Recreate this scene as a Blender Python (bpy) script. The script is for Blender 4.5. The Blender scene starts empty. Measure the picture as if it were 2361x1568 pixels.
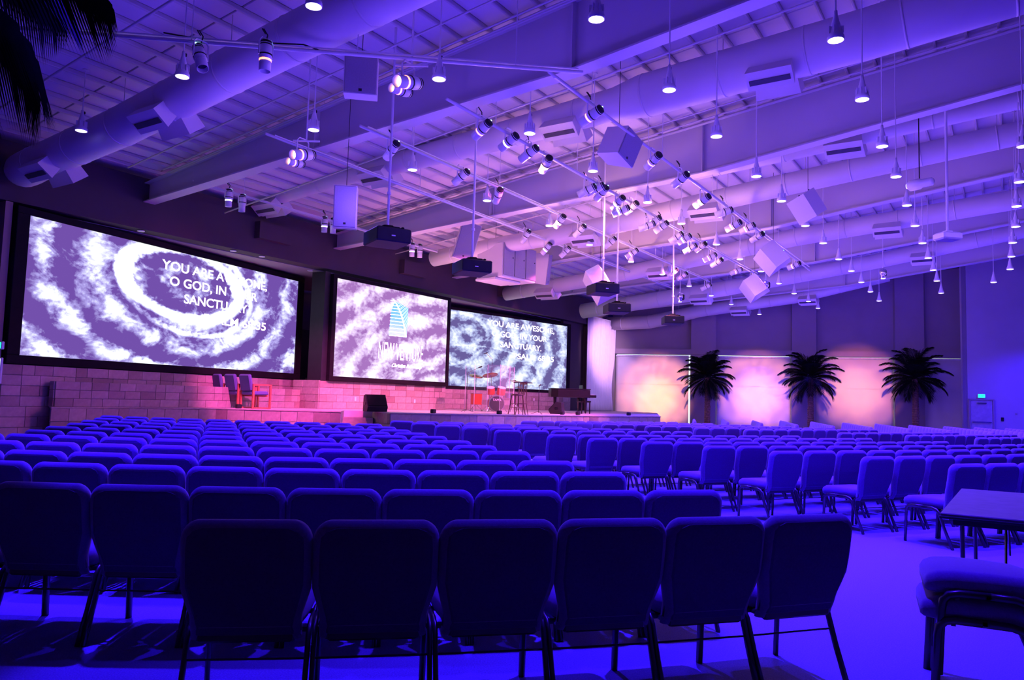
import bpy, math, random
from mathutils import Vector, Matrix
random.seed(7)
D = bpy.data
SC = bpy.context.scene
COL = SC.collection
PI = math.pi
W, HH, FPX = 2361, 1568, 1760.0

# ------------------------------------------------------------------ camera
CAMZ = 1.39
slope, YH = .0287, 921.9
roll = math.atan(slope)
pitch = math.atan((YH - HH / 2) * math.cos(roll) / FPX)
Fv = Vector((0, math.cos(pitch), math.sin(pitch)))
R0 = Vector((1, 0, 0)); U0 = R0.cross(Fv)
Rv = R0 * math.cos(roll) + U0 * math.sin(roll)
Uv = -R0 * math.sin(roll) + U0 * math.cos(roll)
CP = Vector((0, 0, CAMZ))
cam = D.objects.new('camera', D.cameras.new('camera'))
COL.objects.link(cam)
cam.matrix_world = Matrix(((Rv.x, Uv.x, -Fv.x, 0), (Rv.y, Uv.y, -Fv.y, 0), (Rv.z, Uv.z, -Fv.z, CAMZ), (0, 0, 0, 1)))
cam.data.sensor_width = 36
cam.data.lens = 36 * FPX / W
cam.data.clip_end = 300
cam.data.clip_start = .05
SC.camera = cam
SC.view_settings.view_transform = 'Standard'
SC.view_settings.look = 'None'
SC.view_settings.exposure = 0.0
SC.view_settings.gamma = 1.0
SC.view_settings.use_curve_mapping = False
SC.cycles.use_denoising = True
SC.cycles.max_bounces = 6
SC.cycles.diffuse_bounces = 3
SC.cycles.use_adaptive_sampling = True
SC.cycles.adaptive_threshold = .05
SC.cycles.transparent_max_bounces = 8
SC.cycles.sample_clamp_indirect = 4
SC.cycles.caustics_reflective = False
SC.cycles.caustics_refractive = False
wd = D.worlds.new('world'); SC.world = wd; wd.use_nodes = True
wd.node_tree.nodes['Background'].inputs[0].default_value = (.10, .03, .6, 1)
wd.node_tree.nodes['Background'].inputs[1].default_value = .03

# light settings: room lamps, and the added ceiling fill
LAMP_COL = (.034, .007, 1.0)
LAMP_W = 4400.0
FILL_COL = (.22, .10, 1.0)
FILL_W = 62.0


def ray(x, y):
    return Fv + Rv * ((x - W / 2) / FPX) - Uv * ((y - HH / 2) / FPX)


def onz(x, y, z):
    d = ray(x, y)
    return CP + d * ((z - CAMZ) / d.z)


def onplane(x, y, nrm, p0):
    d = ray(x, y)
    return CP + d * ((p0 - CP).dot(nrm) / d.dot(nrm))


def proj(p):
    v = p - CP
    z = v.dot(Fv)
    return (W / 2 + FPX * v.dot(Rv) / z, HH / 2 - FPX * v.dot(Uv) / z, z) if z > .05 else (-9e9, -9e9, z)


# stage frame: u runs along the stage wall, n points out into the room
uS = Vector((.5446, .8387, 0)); nS = Vector((.8387, -.5446, 0)); PC = Vector((-4.5, 27, 0))
ANG = math.atan2(uS.y, uS.x)


def S(t, s, z=0.0):
    return PC + uS * t + nS * s + Vector((0, 0, z))


def ts(p):
    d = p - PC
    return d.dot(uS), d.dot(nS)


RIDGE = 28.0


def roofz(s):
    return 6.78 + .125 * s if s < RIDGE else 6.78 + .125 * (2 * RIDGE - s)


def splane(x, y, s):
    """point of pixel (x,y) on the vertical plane s = const (parallel to the stage wall)"""
    return onplane(x, y, nS, S(0, s))


# ------------------------------------------------------------------ materials
MATS = {}


def mat(name, col, rough=.6, metal=0.0, vary=.12, scale=6.0, bump=0.0, bscale=60.0, emit=None, estr=0.0, spec=.5, sheen=0.0, alpha=None, trans=0.0):
    if name in MATS:
        return MATS[name]
    m = D.materials.new(name); m.use_nodes = True
    nt = m.node_tree; N = nt.nodes; L = nt.links
    b = N['Principled BSDF']
    tc = N.new('ShaderNodeTexCoord')
    nz = N.new('ShaderNodeTexNoise'); nz.inputs['Scale'].default_value = scale; nz.inputs['Detail'].default_value = 4
    L.new(tc.outputs['Object'], nz.inputs['Vector'])
    rp = N.new('ShaderNodeValToRGB')
    rp.color_ramp.elements[0].position = .3; rp.color_ramp.elements[1].position = .7
    rp.color_ramp.elements[0].color = (*[c * (1 - vary) for c in col], 1)
    rp.color_ramp.elements[1].color = (*[min(1, c * (1 + vary)) for c in col], 1)
    L.new(nz.outputs['Fac'], rp.inputs['Fac']); L.new(rp.outputs['Color'], b.inputs['Base Color'])
    b.inputs['Roughness'].default_value = rough; b.inputs['Metallic'].default_value = metal
    b.inputs['Specular IOR Level'].default_value = spec
    if sheen: b.inputs['Sheen Weight'].default_value = sheen
    if trans: b.inputs['Transmission Weight'].default_value = trans
    if bump:
        n2 = N.new('ShaderNodeTexNoise'); n2.inputs['Scale'].default_value = bscale; n2.inputs['Detail'].default_value = 3
        L.new(tc.outputs['Object'], n2.inputs['Vector'])
        bp = N.new('ShaderNodeBump'); bp.inputs['Strength'].default_value = bump; bp.inputs['Distance'].default_value = .01
        L.new(n2.outputs['Fac'], bp.inputs['Height']); L.new(bp.outputs['Normal'], b.inputs['Normal'])
    if emit:
        b.inputs['Emission Color'].default_value = (*emit, 1); b.inputs['Emission Strength'].default_value = estr
    if alpha is not None:
        b.inputs['Alpha'].default_value = alpha
    MATS[name] = m
    return m


M_white = mat('painted_white', (.62, .58, .60), .55, vary=.03, scale=1.5)
M_roof = mat('roof_panel_white', (.66, .62, .66), .7, vary=.05, scale=1.2)
M_beam = mat('beam_paint', (.56, .53, .54), .5, vary=.03, scale=.8)
M_wallU = mat('wall_taupe', (.30, .25, .27), .85, vary=.06, scale=1.0, bump=.1, bscale=30)
M_wallD = mat('wall_dark_brown', (.055, .040, .045), .85, vary=.08, scale=1.0, bump=.1, bscale=30)
M_wallG = mat('wall_grey', (.14, .14, .15), .85, vary=.06, scale=1.0)
M_tan = mat('wall_tan', (.32, .24, .17), .8, vary=.1, scale=1.2)
M_exitw = mat('wall_side_grey', (.40, .37, .42), .85, vary=.05, scale=.8, bump=.1, bscale=20)
M_black = mat('black_frame', (.008, .007, .009), .8, vary=.2, spec=.12)
M_blackg = mat('black_gloss', (.008, .008, .010), .35, vary=.1, spec=.25)
M_blackp = mat('black_plastic', (.015, .014, .018), .55, vary=.15, spec=.25)
M_dkcable = mat('black_cable', (.008, .008, .01), .6)
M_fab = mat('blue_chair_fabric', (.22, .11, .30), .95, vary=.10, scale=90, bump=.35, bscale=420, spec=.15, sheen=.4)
M_fab_shaded = mat('blue_chair_fabric_shaded', (.12, .06, .17), .95, vary=.10, scale=90, bump=.35, bscale=420, spec=.1)  # same fabric, darkened to put the shade of the backs into the colour
M_fabs = mat('stage_chair_fabric', (.10, .10, .28), .9, vary=.08, scale=40, bump=.2, bscale=200)
M_metal = mat('dark_bronze_metal', (.10, .085, .08), .32, metal=.7, vary=.1)
M_chromey = mat('bright_steel', (.55, .55, .58), .25, metal=1.0, vary=.05)
M_carpet = mat('grey_carpet', (.30, .25, .44), .98, vary=.22, scale=120, bump=.5, bscale=260, spec=.1)
M_stagef = mat('stage_floor', (.55, .47, .46), .5, vary=.08, scale=4)
M_tiles = [mat('travertine_%s' % k, c, .6, vary=.14, scale=9, bump=.12, bscale=25) for k, c in
           (('pale', (0.374, 0.315, 0.264)), ('cream', (0.323, 0.264, 0.221)), ('rose', (0.285, 0.221, 0.183)), ('brown', (0.230, 0.174, 0.145)), ('light', (0.348, 0.293, 0.255)))]
M_grout = mat('grout', (.40, .34, .30), .9)
M_wood = mat('red_brown_wood', (.55, .14, .07), .4, vary=.2, scale=12)
M_wooddk = mat('dark_wood', (.16, .05, .03), .35, vary=.3, scale=14)
M_tabletop = mat('walnut_laminate', (.055, .032, .036), .6, vary=.3, scale=8)
M_red = mat('red_drum_shell', (.75, .05, .01), .2, vary=.08)
M_skin = mat('drum_head', (.75, .72, .68), .4)
M_brass = mat('cymbal_brass', (.62, .45, .14), .25, metal=1.0)
M_grille = mat('grey_speaker_grille', (.27, .25, .30), .7, vary=.05, scale=40, bump=.3, bscale=200)
M_grilled = mat('slot_dark', (.05, .045, .055), .7)
M_shade = mat('roller_shade_fabric', (.78, .75, .76), .9, vary=.03, scale=1.5)
M_curt = mat('white_curtain', (.72, .68, .72), .9, vary=.04, scale=3)
M_frond = mat('palm_frond_green', (.006, .010, .004), .85, spec=.1, vary=.4, scale=5)
M_trunk = mat('palm_trunk_fibre', (.22, .12, .06), .9, vary=.4, scale=14, bump=.6, bscale=30)
M_pot = mat('planter_grey', (.25, .23, .25), .8)
M_lampw = mat('lamp_housing_white', (.70, .68, .72), .35, vary=.03)
M_glowB = mat('blue_led_face', (.8, .8, 1), .3, emit=(.50, .42, 1.0), estr=9)
M_glowW = mat('warm_lens', (1, .8, .6), .3, emit=(1.0, .42, .22), estr=7)
M_glowO = mat('amber_lens', (1, .8, .6), .3, emit=(1.0, .26, .10), estr=3)
M_glowY = mat('yellow_lens', (1, .9, .6), .3, emit=(1.0, .75, .30), estr=9)
M_lensD = mat('dark_lens', (.03, .03, .05), .1)
M_glowC = mat('cyan_pilot', (.5, .8, 1), .3, emit=(.35, .8, 1.0), estr=6)
M_exitg = mat('exit_green', (.1, .8, .4), .4, emit=(.02, 1.0, .45), estr=1.6)
M_exitd = mat('exit_letter', (.0, .12, .06), .6)
M_day = mat('daylight_glass', (.8, .9, 1), .3, emit=(.75, .88, 1.0), estr=1.2)
M_dooru = mat('door_grey', (.36, .33, .40), .6)
M_signw = mat('plate_white', (.8, .78, .8), .5)
M_acryl = mat('clear_acrylic', (.9, .93, 1.0), .05, vary=0, alpha=.05, spec=.6)
M_acrylp = mat('acrylic_edge', (.85, .8, .9), .1, vary=0, alpha=.45)
M_text = mat('projected_white', (1, 1, 1), .5, emit=(1, 1, 1), estr=1.6)
M_teal = mat('projected_teal', (.2, .6, .7), .5, emit=(.12, .52, .62), estr=1.0)


def screen_mat(name, seed, ring=None, hi=.78, dark=(.20, .10, .40), mid=(.52, .50, .85), tint=(1.0, 1.0, 1.0), k=1.15, arc=None):
    """projected liquid-marble picture; coordinates: x along the screen, z up, in metres"""
    m = D.materials.new(name); m.use_nodes = True
    nt = m.node_tree; N = nt.nodes; L = nt.links
    N.clear()
    out = N.new('ShaderNodeOutputMaterial'); em = N.new('ShaderNodeEmission'); L.new(em.outputs[0], out.inputs[0])
    tc = N.new('ShaderNodeTexCoord')
    mp = N.new('ShaderNodeMapping'); mp.inputs['Location'].default_value = (seed, 0, seed * .7)
    mp.inputs['Rotation'].default_value = (0, math.radians(-24), 0)
    mp.inputs['Scale'].default_value = (.75, 1, 1.15)
    L.new(tc.outputs['Object'], mp.inputs['Vector'])
    n1 = N.new('ShaderNodeTexNoise'); n1.inputs['Scale'].default_value = 1.15; n1.inputs['Detail'].default_value = 8; n1.inputs['Roughness'].default_value = .62; n1.inputs['Distortion'].default_value = .7
    L.new(mp.outputs[0], n1.inputs['Vector'])
    n2 = N.new('ShaderNodeTexNoise'); n2.inputs['Scale'].default_value = 8; n2.inputs['Detail'].default_value = 4
    L.new(mp.outputs[0], n2.inputs['Vector'])
    wv = N.new('ShaderNodeTexWave'); wv.wave_type = 'RINGS'; wv.rings_direction = 'Y'; wv.inputs['Scale'].default_value = .42; wv.inputs['Distortion'].default_value = 3.5; wv.inputs['Detail'].default_value = 4; wv.inputs['Detail Scale'].default_value = .8
    mp2 = N.new('ShaderNodeMapping')
    cx, cz = (arc or (4.8, 4.4))
    mp2.inputs['Location'].default_value = (-cx * .6, 0, -cz)
    mp2.inputs['Scale'].default_value = (.6, .01, 1.0)
    L.new(tc.outputs['Object'], mp2.inputs['Vector']); L.new(mp2.outputs[0], wv.inputs['Vector'])

    def mth(op, a, b=None, c=None):
        q = N.new('ShaderNodeMath'); q.operation = op
        for i, v in enumerate((a, b, c)):
            if v is None: continue
            if isinstance(v, (int, float)): q.inputs[i].default_value = v
            else: L.new(v, q.inputs[i])
        return q.outputs[0]
    v = mth('MULTIPLY_ADD', n1.outputs['Fac'], 3.0, -1.08)
    v = mth('MULTIPLY_ADD', mth('SUBTRACT', n2.outputs['Fac'], .5), 1.0, v)
    v = mth('MULTIPLY_ADD', mth('SUBTRACT', wv.outputs['Fac'], .5), .62, v)
    if ring:
        sx = N.new('ShaderNodeSeparateXYZ'); L.new(tc.outputs['Object'], sx.inputs[0])
        for (rx, rz, ax, az, tilt, wdt, amp) in ring:
            dx = mth('SUBTRACT', sx.outputs['X'], rx); dz = mth('SUBTRACT', sx.outputs['Z'], rz)
            c_, s_ = math.cos(tilt), math.sin(tilt)
            a = mth('ADD', mth('MULTIPLY', dx, c_ / ax), mth('MULTIPLY', dz, s_ / ax))
            b = mth('ADD', mth('MULTIPLY', dx, -s_ / az), mth('MULTIPLY', dz, c_ / az))
            r = mth('SQRT', mth('ADD', mth('MULTIPLY', a, a), mth('MULTIPLY', b, b)))
            r = mth('ADD', r, mth('MULTIPLY', mth('SUBTRACT', n2.outputs['Fac'], .5), .10))
            d = mth('DIVIDE', mth('ABSOLUTE', mth('SUBTRACT', r, 1.0)), wdt)
            g = mth('MAXIMUM', mth('SUBTRACT', 1.0, mth('MULTIPLY', d, d)), 0.0)
            ins = mth('MULTIPLY', mth('LESS_THAN', r, 1.0), -.28 if amp > .8 else 0)
            v = mth('ADD', v, mth('ADD', mth('MULTIPLY', g, amp), ins))
    rp = N.new('ShaderNodeValToRGB')
    e = rp.color_ramp.elements
    e[0].position = .12; e[0].color = (*dark, 1)
    e[1].position = hi; e[1].color = (*[t * 1.0 for t in tint], 1)
    e3 = rp.color_ramp.elements.new(.46); e3.color = (*mid, 1)
    L.new(v, rp.inputs['Fac']); L.new(rp.outputs[0], em.inputs[0]); em.inputs[1].default_value = k
    return m


# ------------------------------------------------------------------ mesh builder
class MB:
    def __init__(s): s.v = []; s.f = []

    def add(s, vs, fs, M=None):
        o = len(s.v)
        s.v += [tuple(M @ Vector(p)) if M else tuple(p) for p in vs]
        s.f += [tuple(i + o for i in f) for f in fs]
        return s

    def box(s, c, size, M=None, rot=None):
        x, y, z = [q / 2 for q in size]
        vs = [Vector((a * x, b * y, d * z)) for d in (-1, 1) for b in (-1, 1) for a in (-1, 1)]
        if rot is not None: vs = [rot @ p for p in vs]
        vs = [p + Vector(c) for p in vs]
        return s.add(vs, [(0, 2, 3, 1), (4, 5, 7, 6), (0, 1, 5, 4), (2, 6, 7, 3), (0, 4, 6, 2), (1, 3, 7, 5)], M)

    def bbox(s, c, size, b=.01, rot=None):
        """box with chamfered vertical and horizontal edges"""
        x, y, z = [q / 2 for q in size]; b = min(b, x * .9, y * .9, z * .9)
        rings = []
        for (zz, ins) in ((-z, b), (-z + b, 0), (z - b, 0), (z, b)):
            X, Y = x - ins, y - ins
            rings.append([(X - b, -Y, zz), (X, -Y + b, zz), (X, Y - b, zz), (X - b, Y, zz), (-X + b, Y, zz), (-X, Y - b, zz), (-X, -Y + b, zz), (-X + b, -Y, zz)])
        vs = [Vector(p) for r in rings for p in r]
        if rot is not None: vs = [rot @ p for p in vs]
        vs = [p + Vector(c) for p in vs]
        fs = [tuple(range(7, -1, -1)), tuple(range(24, 32))]
        for k in range(3):
            for i in range(8):
                j = (i + 1) % 8
                fs.append((k * 8 + i, k * 8 + j, k * 8 + 8 + j, k * 8 + 8 + i))
        return s.add(vs, fs)

    def frustum(s, p0, p1, r0, r1=None, n=12, cap=True):
        p0 = Vector(p0); p1 = Vector(p1); r1 = r0 if r1 is None else r1
        d = (p1 - p0).normalized()
        a = d.orthogonal().normalized(); b = d.cross(a)
        vs = []
        for p, r in ((p0, r0), (p1, r1)):
            for i in range(n):
                t = 2 * PI * i / n
                vs.append(p + a * (math.cos(t) * r) + b * (math.sin(t) * r))
        fs = [(i, (i + 1) % n, n + (i + 1) % n, n + i) for i in range(n)]
        if cap: fs += [tuple(range(n - 1, -1, -1)), tuple(range(n, 2 * n))]
        return s.add(vs, fs)

    def tube(s, pts, r, n=6, flat=None):
        """tube along pts; r number or list; flat=(ax,ay) squashes the section"""
        pts = [Vector(p) for p in pts]; m = len(pts)
        rs = r if isinstance(r, (list, tuple)) else [r] * m
        vs = []; a = None
        for i, p in enumerate(pts):
            d = (pts[min(i + 1, m - 1)] - pts[max(i - 1, 0)]).normalized()
            if a is None:
                a = Vector((1, 0, 0)) - d * d.x
                if a.length < .2: a = Vector((0, 1, 0)) - d * d.y
            else:
                a = a - d * a.dot(d)
            a.normalize(); b = d.cross(a)
            for k in range(n):
                t = 2 * PI * (k + .5) / n
                ka, kb = flat if flat else (1, 1)
                vs.append(p + a * (math.cos(t) * rs[i] * ka) + b * (math.sin(t) * rs[i] * kb))
        fs = []
        for i in range(m - 1):
            for k in range(n):
                j = (k + 1) % n
                fs.append((i * n + k, i * n + j, i * n + n + j, i * n + n + k))
        fs += [tuple(range(n - 1, -1, -1)), tuple(range((m - 1) * n, m * n))]
        return s.add(vs, fs)

    def loft(s, rings, cap=True):
        n = len(rings[0]); vs = [p for r in rings for p in r]; fs = []
        for i in range(len(rings) - 1):
            for k in range(n):
                j = (k + 1) % n
                fs.append((i * n + k, i * n + j, i * n + n + j, i * n + n + k))
        if cap: fs += [tuple(range(n - 1, -1, -1)), tuple(range((len(rings) - 1) * n, len(rings) * n))]
        return s.add(vs, fs)

    def lathe(s, prof, n=16, M=None, cap=True):
        rings = [[(r * math.cos(2 * PI * k / n), r * math.sin(2 * PI * k / n), z) for k in range(n)] for r, z in prof]
        o = len(s.v); s.loft(rings, cap)
        if M:
            s.v[o:] = [tuple(M @ Vector(p)) for p in s.v[o:]]
        return s

    def prism(s, poly, h0, h1, M=None):
        """poly of (x,y) extruded z h0..h1"""
        n = len(poly)
        vs = [(x, y, h0) for x, y in poly] + [(x, y, h1) for x, y in poly]
        fs = [tuple(range(n - 1, -1, -1)), tuple(range(n, 2 * n))] + [(i, (i + 1) % n, n + (i + 1) % n, n + i) for i in range(n)]
        return s.add(vs, fs, M)

    def mesh(s, name, m, smooth=False):
        me = D.meshes.new(name); me.from_pydata(s.v, [], s.f)
        if m: me.materials.append(m)
        if smooth:
            me.polygons.foreach_set('use_smooth', [True] * len(me.polygons))
        me.update()
        return me

    def build(s, name, m, parent=None, smooth=False, loc=None):
        o = D.objects.new(name, s.mesh(name, m, smooth)); COL.objects.link(o)
        if parent: o.parent = parent
        if loc is not None: o.location = loc
        return o


def addo(name, me, parent=None, loc=None, rz=None):
    o = D.objects.new(name, me); COL.objects.link(o)
    if parent: o.parent = parent
    if loc is not None: o.location = loc
    if rz is not None: o.rotation_euler = (0, 0, rz)
    return o


def tag(o, label, cat=None, group=None, kind=None):
    if label: o['label'] = label
    if cat: o['category'] = cat
    if group: o['group'] = group
    if kind: o['kind'] = kind
    return o


def thing(name, label, cat, loc=(0, 0, 0), rz=0.0, group=None):
    o = D.objects.new(name, None); COL.objects.link(o)
    o.empty_display_size = .1
    o.location = loc; o.rotation_euler = (0, 0, rz)
    return tag(o, label, cat, group)


def struct(o, label, cat=None):
    return tag(o, label, cat, None, 'structure')


def copytree(root, loc, rz=None, label=None, group=None):
    r = root.copy(); COL.objects.link(r); r.location = loc
    if rz is not None: r.rotation_euler = (0, 0, rz)
    if label: r['label'] = label
    if group: r['group'] = group
    for ch in root.children:
        c = ch.copy(); COL.objects.link(c); c.parent = r
        for g in ch.children:
            q = g.copy(); COL.objects.link(q); q.parent = c
    return r


ORD = ['zeroth', 'first', 'second', 'third', 'fourth', 'fifth', 'sixth', 'seventh', 'eighth', 'ninth', 'tenth', 'eleventh', 'twelfth',
       'thirteenth', 'fourteenth', 'fifteenth', 'sixteenth', 'seventeenth', 'eighteenth']


def wallquad(name, p0, p1, z0, thick, m, label, top=None, out=None):
    """wall from p0 to p1; visible face on that line, thickness goes away from the room (out = direction); top follows the roof unless given"""
    mb = MB()
    t0, s0 = ts(p0); t1, s1 = ts(p1)
    za = top if top is not None else roofz(s0); zb = top if top is not None else roofz(s1)
    o = out.normalized() * thick
    vs = [(p0.x, p0.y, z0), (p1.x, p1.y, z0), (p1.x, p1.y, zb), (p0.x, p0.y, za)]
    vs += [(x + o.x, y + o.y, z) for x, y, z in vs]
    mb.add(vs, [(0, 1, 2, 3), (7, 6, 5, 4), (0, 4, 5, 1), (1, 5, 6, 2), (2, 6, 7, 3), (3, 7, 4, 0)])
    ob = mb.build(name, m)
    return struct(ob, label)


# ------------------------------------------------------------------ room shell
ZST = .93
A_p = Vector((5.90, 43.11, 0)); wP = Vector((.9701, -.2433, 0)).normalized(); pP = Vector((wP.y, -wP.x, 0))  # pP: towards the camera


def PW(a, off=0.0, z=0.0):
    """palm wall: a metres along it, off metres out in front of it"""
    return A_p + wP * a + pP * off + Vector((0, 0, z))


struct(MB().box((4, 19, -.1), (64, 66, .2)).build('floor', M_carpet), 'flat carpeted auditorium floor under the seating')
# roof deck as structure: sloping slab in the stage frame
rm = MB()
T0, T1 = -40.0, 30.0
for (sa, sb) in ((-6, RIDGE), (RIDGE, 50)):
    q = [S(T0, sa, roofz(sa)), S(T1, sa, roofz(sa)), S(T1, sb, roofz(sb)), S(T0, sb, roofz(sb))]
    rm.add([tuple(p + Vector((0, 0, .18))) for p in q] + [tuple(p + Vector((0, 0, .4))) for p in q],
           [(0, 1, 2, 3), (7, 6, 5, 4), (0, 4, 5, 1), (1, 5, 6, 2), (2, 6, 7, 3), (3, 7, 4, 0)])
ceiling = struct(rm.build('ceiling', M_roof), 'sloping white roof deck on purlins above the beams')

# insulation panels and purlins below the deck
DS = .565; BEAMS = [-15.6, -9.1, -2.5, 3.9, 10.4, 16.9]
tedges = []
b0 = -28.6
while b0 < 29: tedges += [b0, b0 + 3.25]; b0 += 6.5
srt = math.atan(.125)
panel_me = {}


def slopebox(sc, tc, ls, lt, th, dz, m, name, parent):
    key = (round(ls, 2), round(lt, 2), th, m.name)
    if key not in panel_me:
        panel_me[key] = MB().bbox((0, 0, 0), (ls, lt, th), min(.012, th / 3)).mesh(name, m)
    o = addo(name, panel_me[key], parent)
    X = (nS * math.cos(srt) + Vector((0, 0, math.sin(srt))))
    Y = uS
    Z = X.cross(Y)
    if Z.z < 0: Y = -uS; Z = X.cross(Y)
    p = S(tc, sc, roofz(sc)) + Vector((0, 0, dz))
    o.matrix_world = Matrix(((X.x, Y.x, Z.x, p.x), (X.y, Y.y, Z.y, p.y), (X.z, Y.z, Z.z, p.z), (0, 0, 0, 1)))
    return o


pan = []
ns = int((RIDGE - .3) / DS)
for i in range(ns):
    sc = .4 + DS * (i + .5)
    for j in range(len(tedges) - 1):
        ta, tb = tedges[j], tedges[j + 1]
        if tb < -24 or ta > 27: continue
        tc = (ta + tb) / 2
        x, y, d = proj(S(tc, sc, roofz(sc)))
        vis = d > 1 and -450 < x < W + 450 and -350 < y < 800
        area = 1.0 / max(d, 1) ** 2 if vis else 0
        pan.append((area, sc, tc, tb - ta))
pan.sort(reverse=True)
restp = MB()
for k, (a, sc, tc, lt) in enumerate(pan):
    if k < 290 and a > 0:
        slopebox(sc, tc, DS - .02, lt - .02, .05, .14, M_roof, 'panel', ceiling)
    else:
        th = .05
        c = [S(tc + e * (lt - .02) / 2, sc + f * (DS - .02) / 2, 0) for e, f in ((-1, -1), (1, -1), (1, 1), (-1, 1))]
        vs = [(p.x, p.y, roofz(ts(p)[1]) + .115) for p in c] + [(p.x, p.y, roofz(ts(p)[1]) + .165) for p in c]
        restp.add(vs, [(0, 1, 2, 3), (7, 6, 5, 4), (0, 4, 5, 1), (1, 5, 6, 2), (2, 6, 7, 3), (3, 7, 4, 0)])
o = restp.build('panel', M_roof, ceiling); o['kind'] = 'stuff'; o['label'] = 'roof insulation panels too far off to tell apart'
for i in range(ns + 1):
    sc = .4 + DS * i
    slopebox(sc, -1, .055, 56, .09, .075, M_beam, 'purlin', ceiling)

# tapered roof beams
BN = ['nearest the big left screen end', 'over the left screen', 'between left and centre screens', 'behind the hanging speaker cluster', 'over the right screen', 'last before the palm wall']


def beamz(s):
    if s < 12.4: return 6.20 + s * (.80 / 12.4)
    if s < RIDGE: return 7.00 + (s - 12.4) * .135
    return 7.00 + (RIDGE - 12.4) * .135 - (s - RIDGE) * .135


for k, t in enumerate(BEAMS):
    bt = thing('roof_beam', 'tapered white steel roof beam, %s in line from the left' % ORD[k + 1], 'beam', tuple(S(t, 0)), ANG - PI, 'roof beams')
    bt['kind'] = 'structure'
    if k == 0: bt['label'] = 'tapered white steel roof beam, leftmost, mostly outside the picture'
    ss = [0, 6, 12.4, 20, RIDGE]
    web = MB(); fl = MB(); tf = MB()
    for a, b in zip(ss, ss[1:]):
        za, zb, ra, rb = beamz(a), beamz(b), roofz(a) - .10, roofz(b) - .10
        vs = [(x, s, z) for x in (-.012, .012) for s, z in ((a, za), (b, zb), (b, rb), (a, ra))]
        # local frame: x along u(-), y along n
        web.add(vs, [(0, 1, 2, 3), (7, 6, 5, 4), (0, 4, 5, 1), (2, 6, 7, 3), (1, 5, 6, 2), (3, 7, 4, 0)])
        for mbb, z1, z2, q in ((fl, za, zb, -.03), (tf, ra, rb, -.02)):
            vs = [(x, s, z + dz) for x in (-.16, .16) for s, z, dz in ((a, z1, q), (b, z2, q), (b, z2, 0), (a, z1, 0))]
            mbb.add(vs, [(0, 1, 2, 3), (7, 6, 5, 4), (0, 4, 5, 1), (2, 6, 7, 3), (1, 5, 6, 2), (3, 7, 4, 0)])
    web.build('web', M_beam, bt); fl.build('bottom_flange', M_beam, bt); tf.build('top_flange', M_beam, bt)
    for s in (6.2, 12.4):
        MB().box((0, s, (beamz(s) + roofz(s)) / 2 - .05), (.30, .02, roofz(s) - beamz(s) - .12)).build('stiffener', M_beam, bt)

# conduits beside beams
for k, t in enumerate(BEAMS[1:4]):
    for j, (dt, dz, r, nm) in enumerate(((-.20, -.17, .035, 'conduit_pipe'), (-.30, -.20, .022, 'conduit_pipe'), (-.42, -.16, .022, 'conduit_pipe'), (-1.3, -.35, .020, 'sprinkler_pipe'))):
        o = MB().tube([S(t + dt, s, roofz(s) + dz) for s in (1.2, 10, 18, 25)], r, 6).build(nm, M_beam, None, True)
        tag(o, 'white %s pipe running along the roof on the left side of %s beam, %s out' % ('sprinkler' if j == 3 else 'conduit', ['first', 'second', 'third'][k], ORD[j + 1]), 'pipe')
for k, (t, dz) in enumerate(((-13.6, -.35), (-7.2, -.55), (-.2, -.45), (6.0, -.4))):
    o = MB().tube([S(t, s, roofz(s) + dz) for s in (.5, 10, 24)], .022, 6).build('sprinkler_pipe', M_beam, None, True)
    tag(o, 'thin sprinkler pipe hanging under the purlins, %s of the mid-bay pipes from the left' % ORD[k + 1], 'pipe')

# ---- stage wall
HD0, HD1 = -19.0, 16.35
hd = MB()
for (ta, tb) in ((HD0, HD1),):
    c = [S(ta, 0), S(tb, 0), S(tb, -.5), S(ta, -.5)]
    hd.prism([(p.x, p.y) for p in c], 5.47, 6.80)
o = struct(hd.build('wall_stage', M_wallD), 'dark brown header wall above the three screens')
for tt, zz, w2, h2 in ((-5.2, 6.15, 1.2, .5), (1.2, 6.1, 1.2, .5), (7.6, 6.1, 1.2, .5)):
    MB().box((0, 0, 0), (w2, .25, h2)).build('duct_boxing', M_wallD, o, loc=None).matrix_world = Matrix.Translation(S(tt, .12, zz)) @ Matrix.Rotation(ANG, 4, 'Z')
c = [S(HD0, -.5), S(HD1, -.5), S(HD1, -5.2), S(HD0, -5.2)]
so = MB().prism([(p.x, p.y) for p in c], 5.45, 5.55).build('ceiling', M_wallU)
struct(so, 'grey soffit over the recessed screens')
for k, (x, y) in enumerate(((325, 532), (538, 578), (604, 591), (715, 624), (1110, 720))):
    p = onz(x, y, 5.45)
    q = MB().frustum(p, p - Vector((0, 0, .02)), .09, .09, 12).build('downlight', M_signw, so)
wallquad('wall_stage_back', S(HD0, -4.6), S(16.2, -4.6), 3.9, .2, M_wallG, 'pale grey upper back wall behind the screens', top=5.45, out=-nS)
wallquad('wall_stage_base', S(HD0, -4.6), S(16.2, -4.6), 0, .2, M_wallD, 'dark lower back wall behind the screens', top=3.9, out=-nS)
wallquad('wall_stage_side', S(13.55, -.35), S(15.75, -.35), 0, .15, M_wallD, 'dark wall strip between right screen and curtain', top=5.47, out=-nS)
wallquad('wall_corner', S(15.75, -.6), S(19.2, -.6), 0, .2, M_wallU, 'wall behind the white curtain', out=-nS)
# left return: tan wall beside the left screen
wallquad('wall_left_return', S(-12.42, .02), S(-12.42, -4.6), 1.86, .15, M_tan, 'tan wall beside the left screen, mostly hidden', top=5.45, out=uS)
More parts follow.
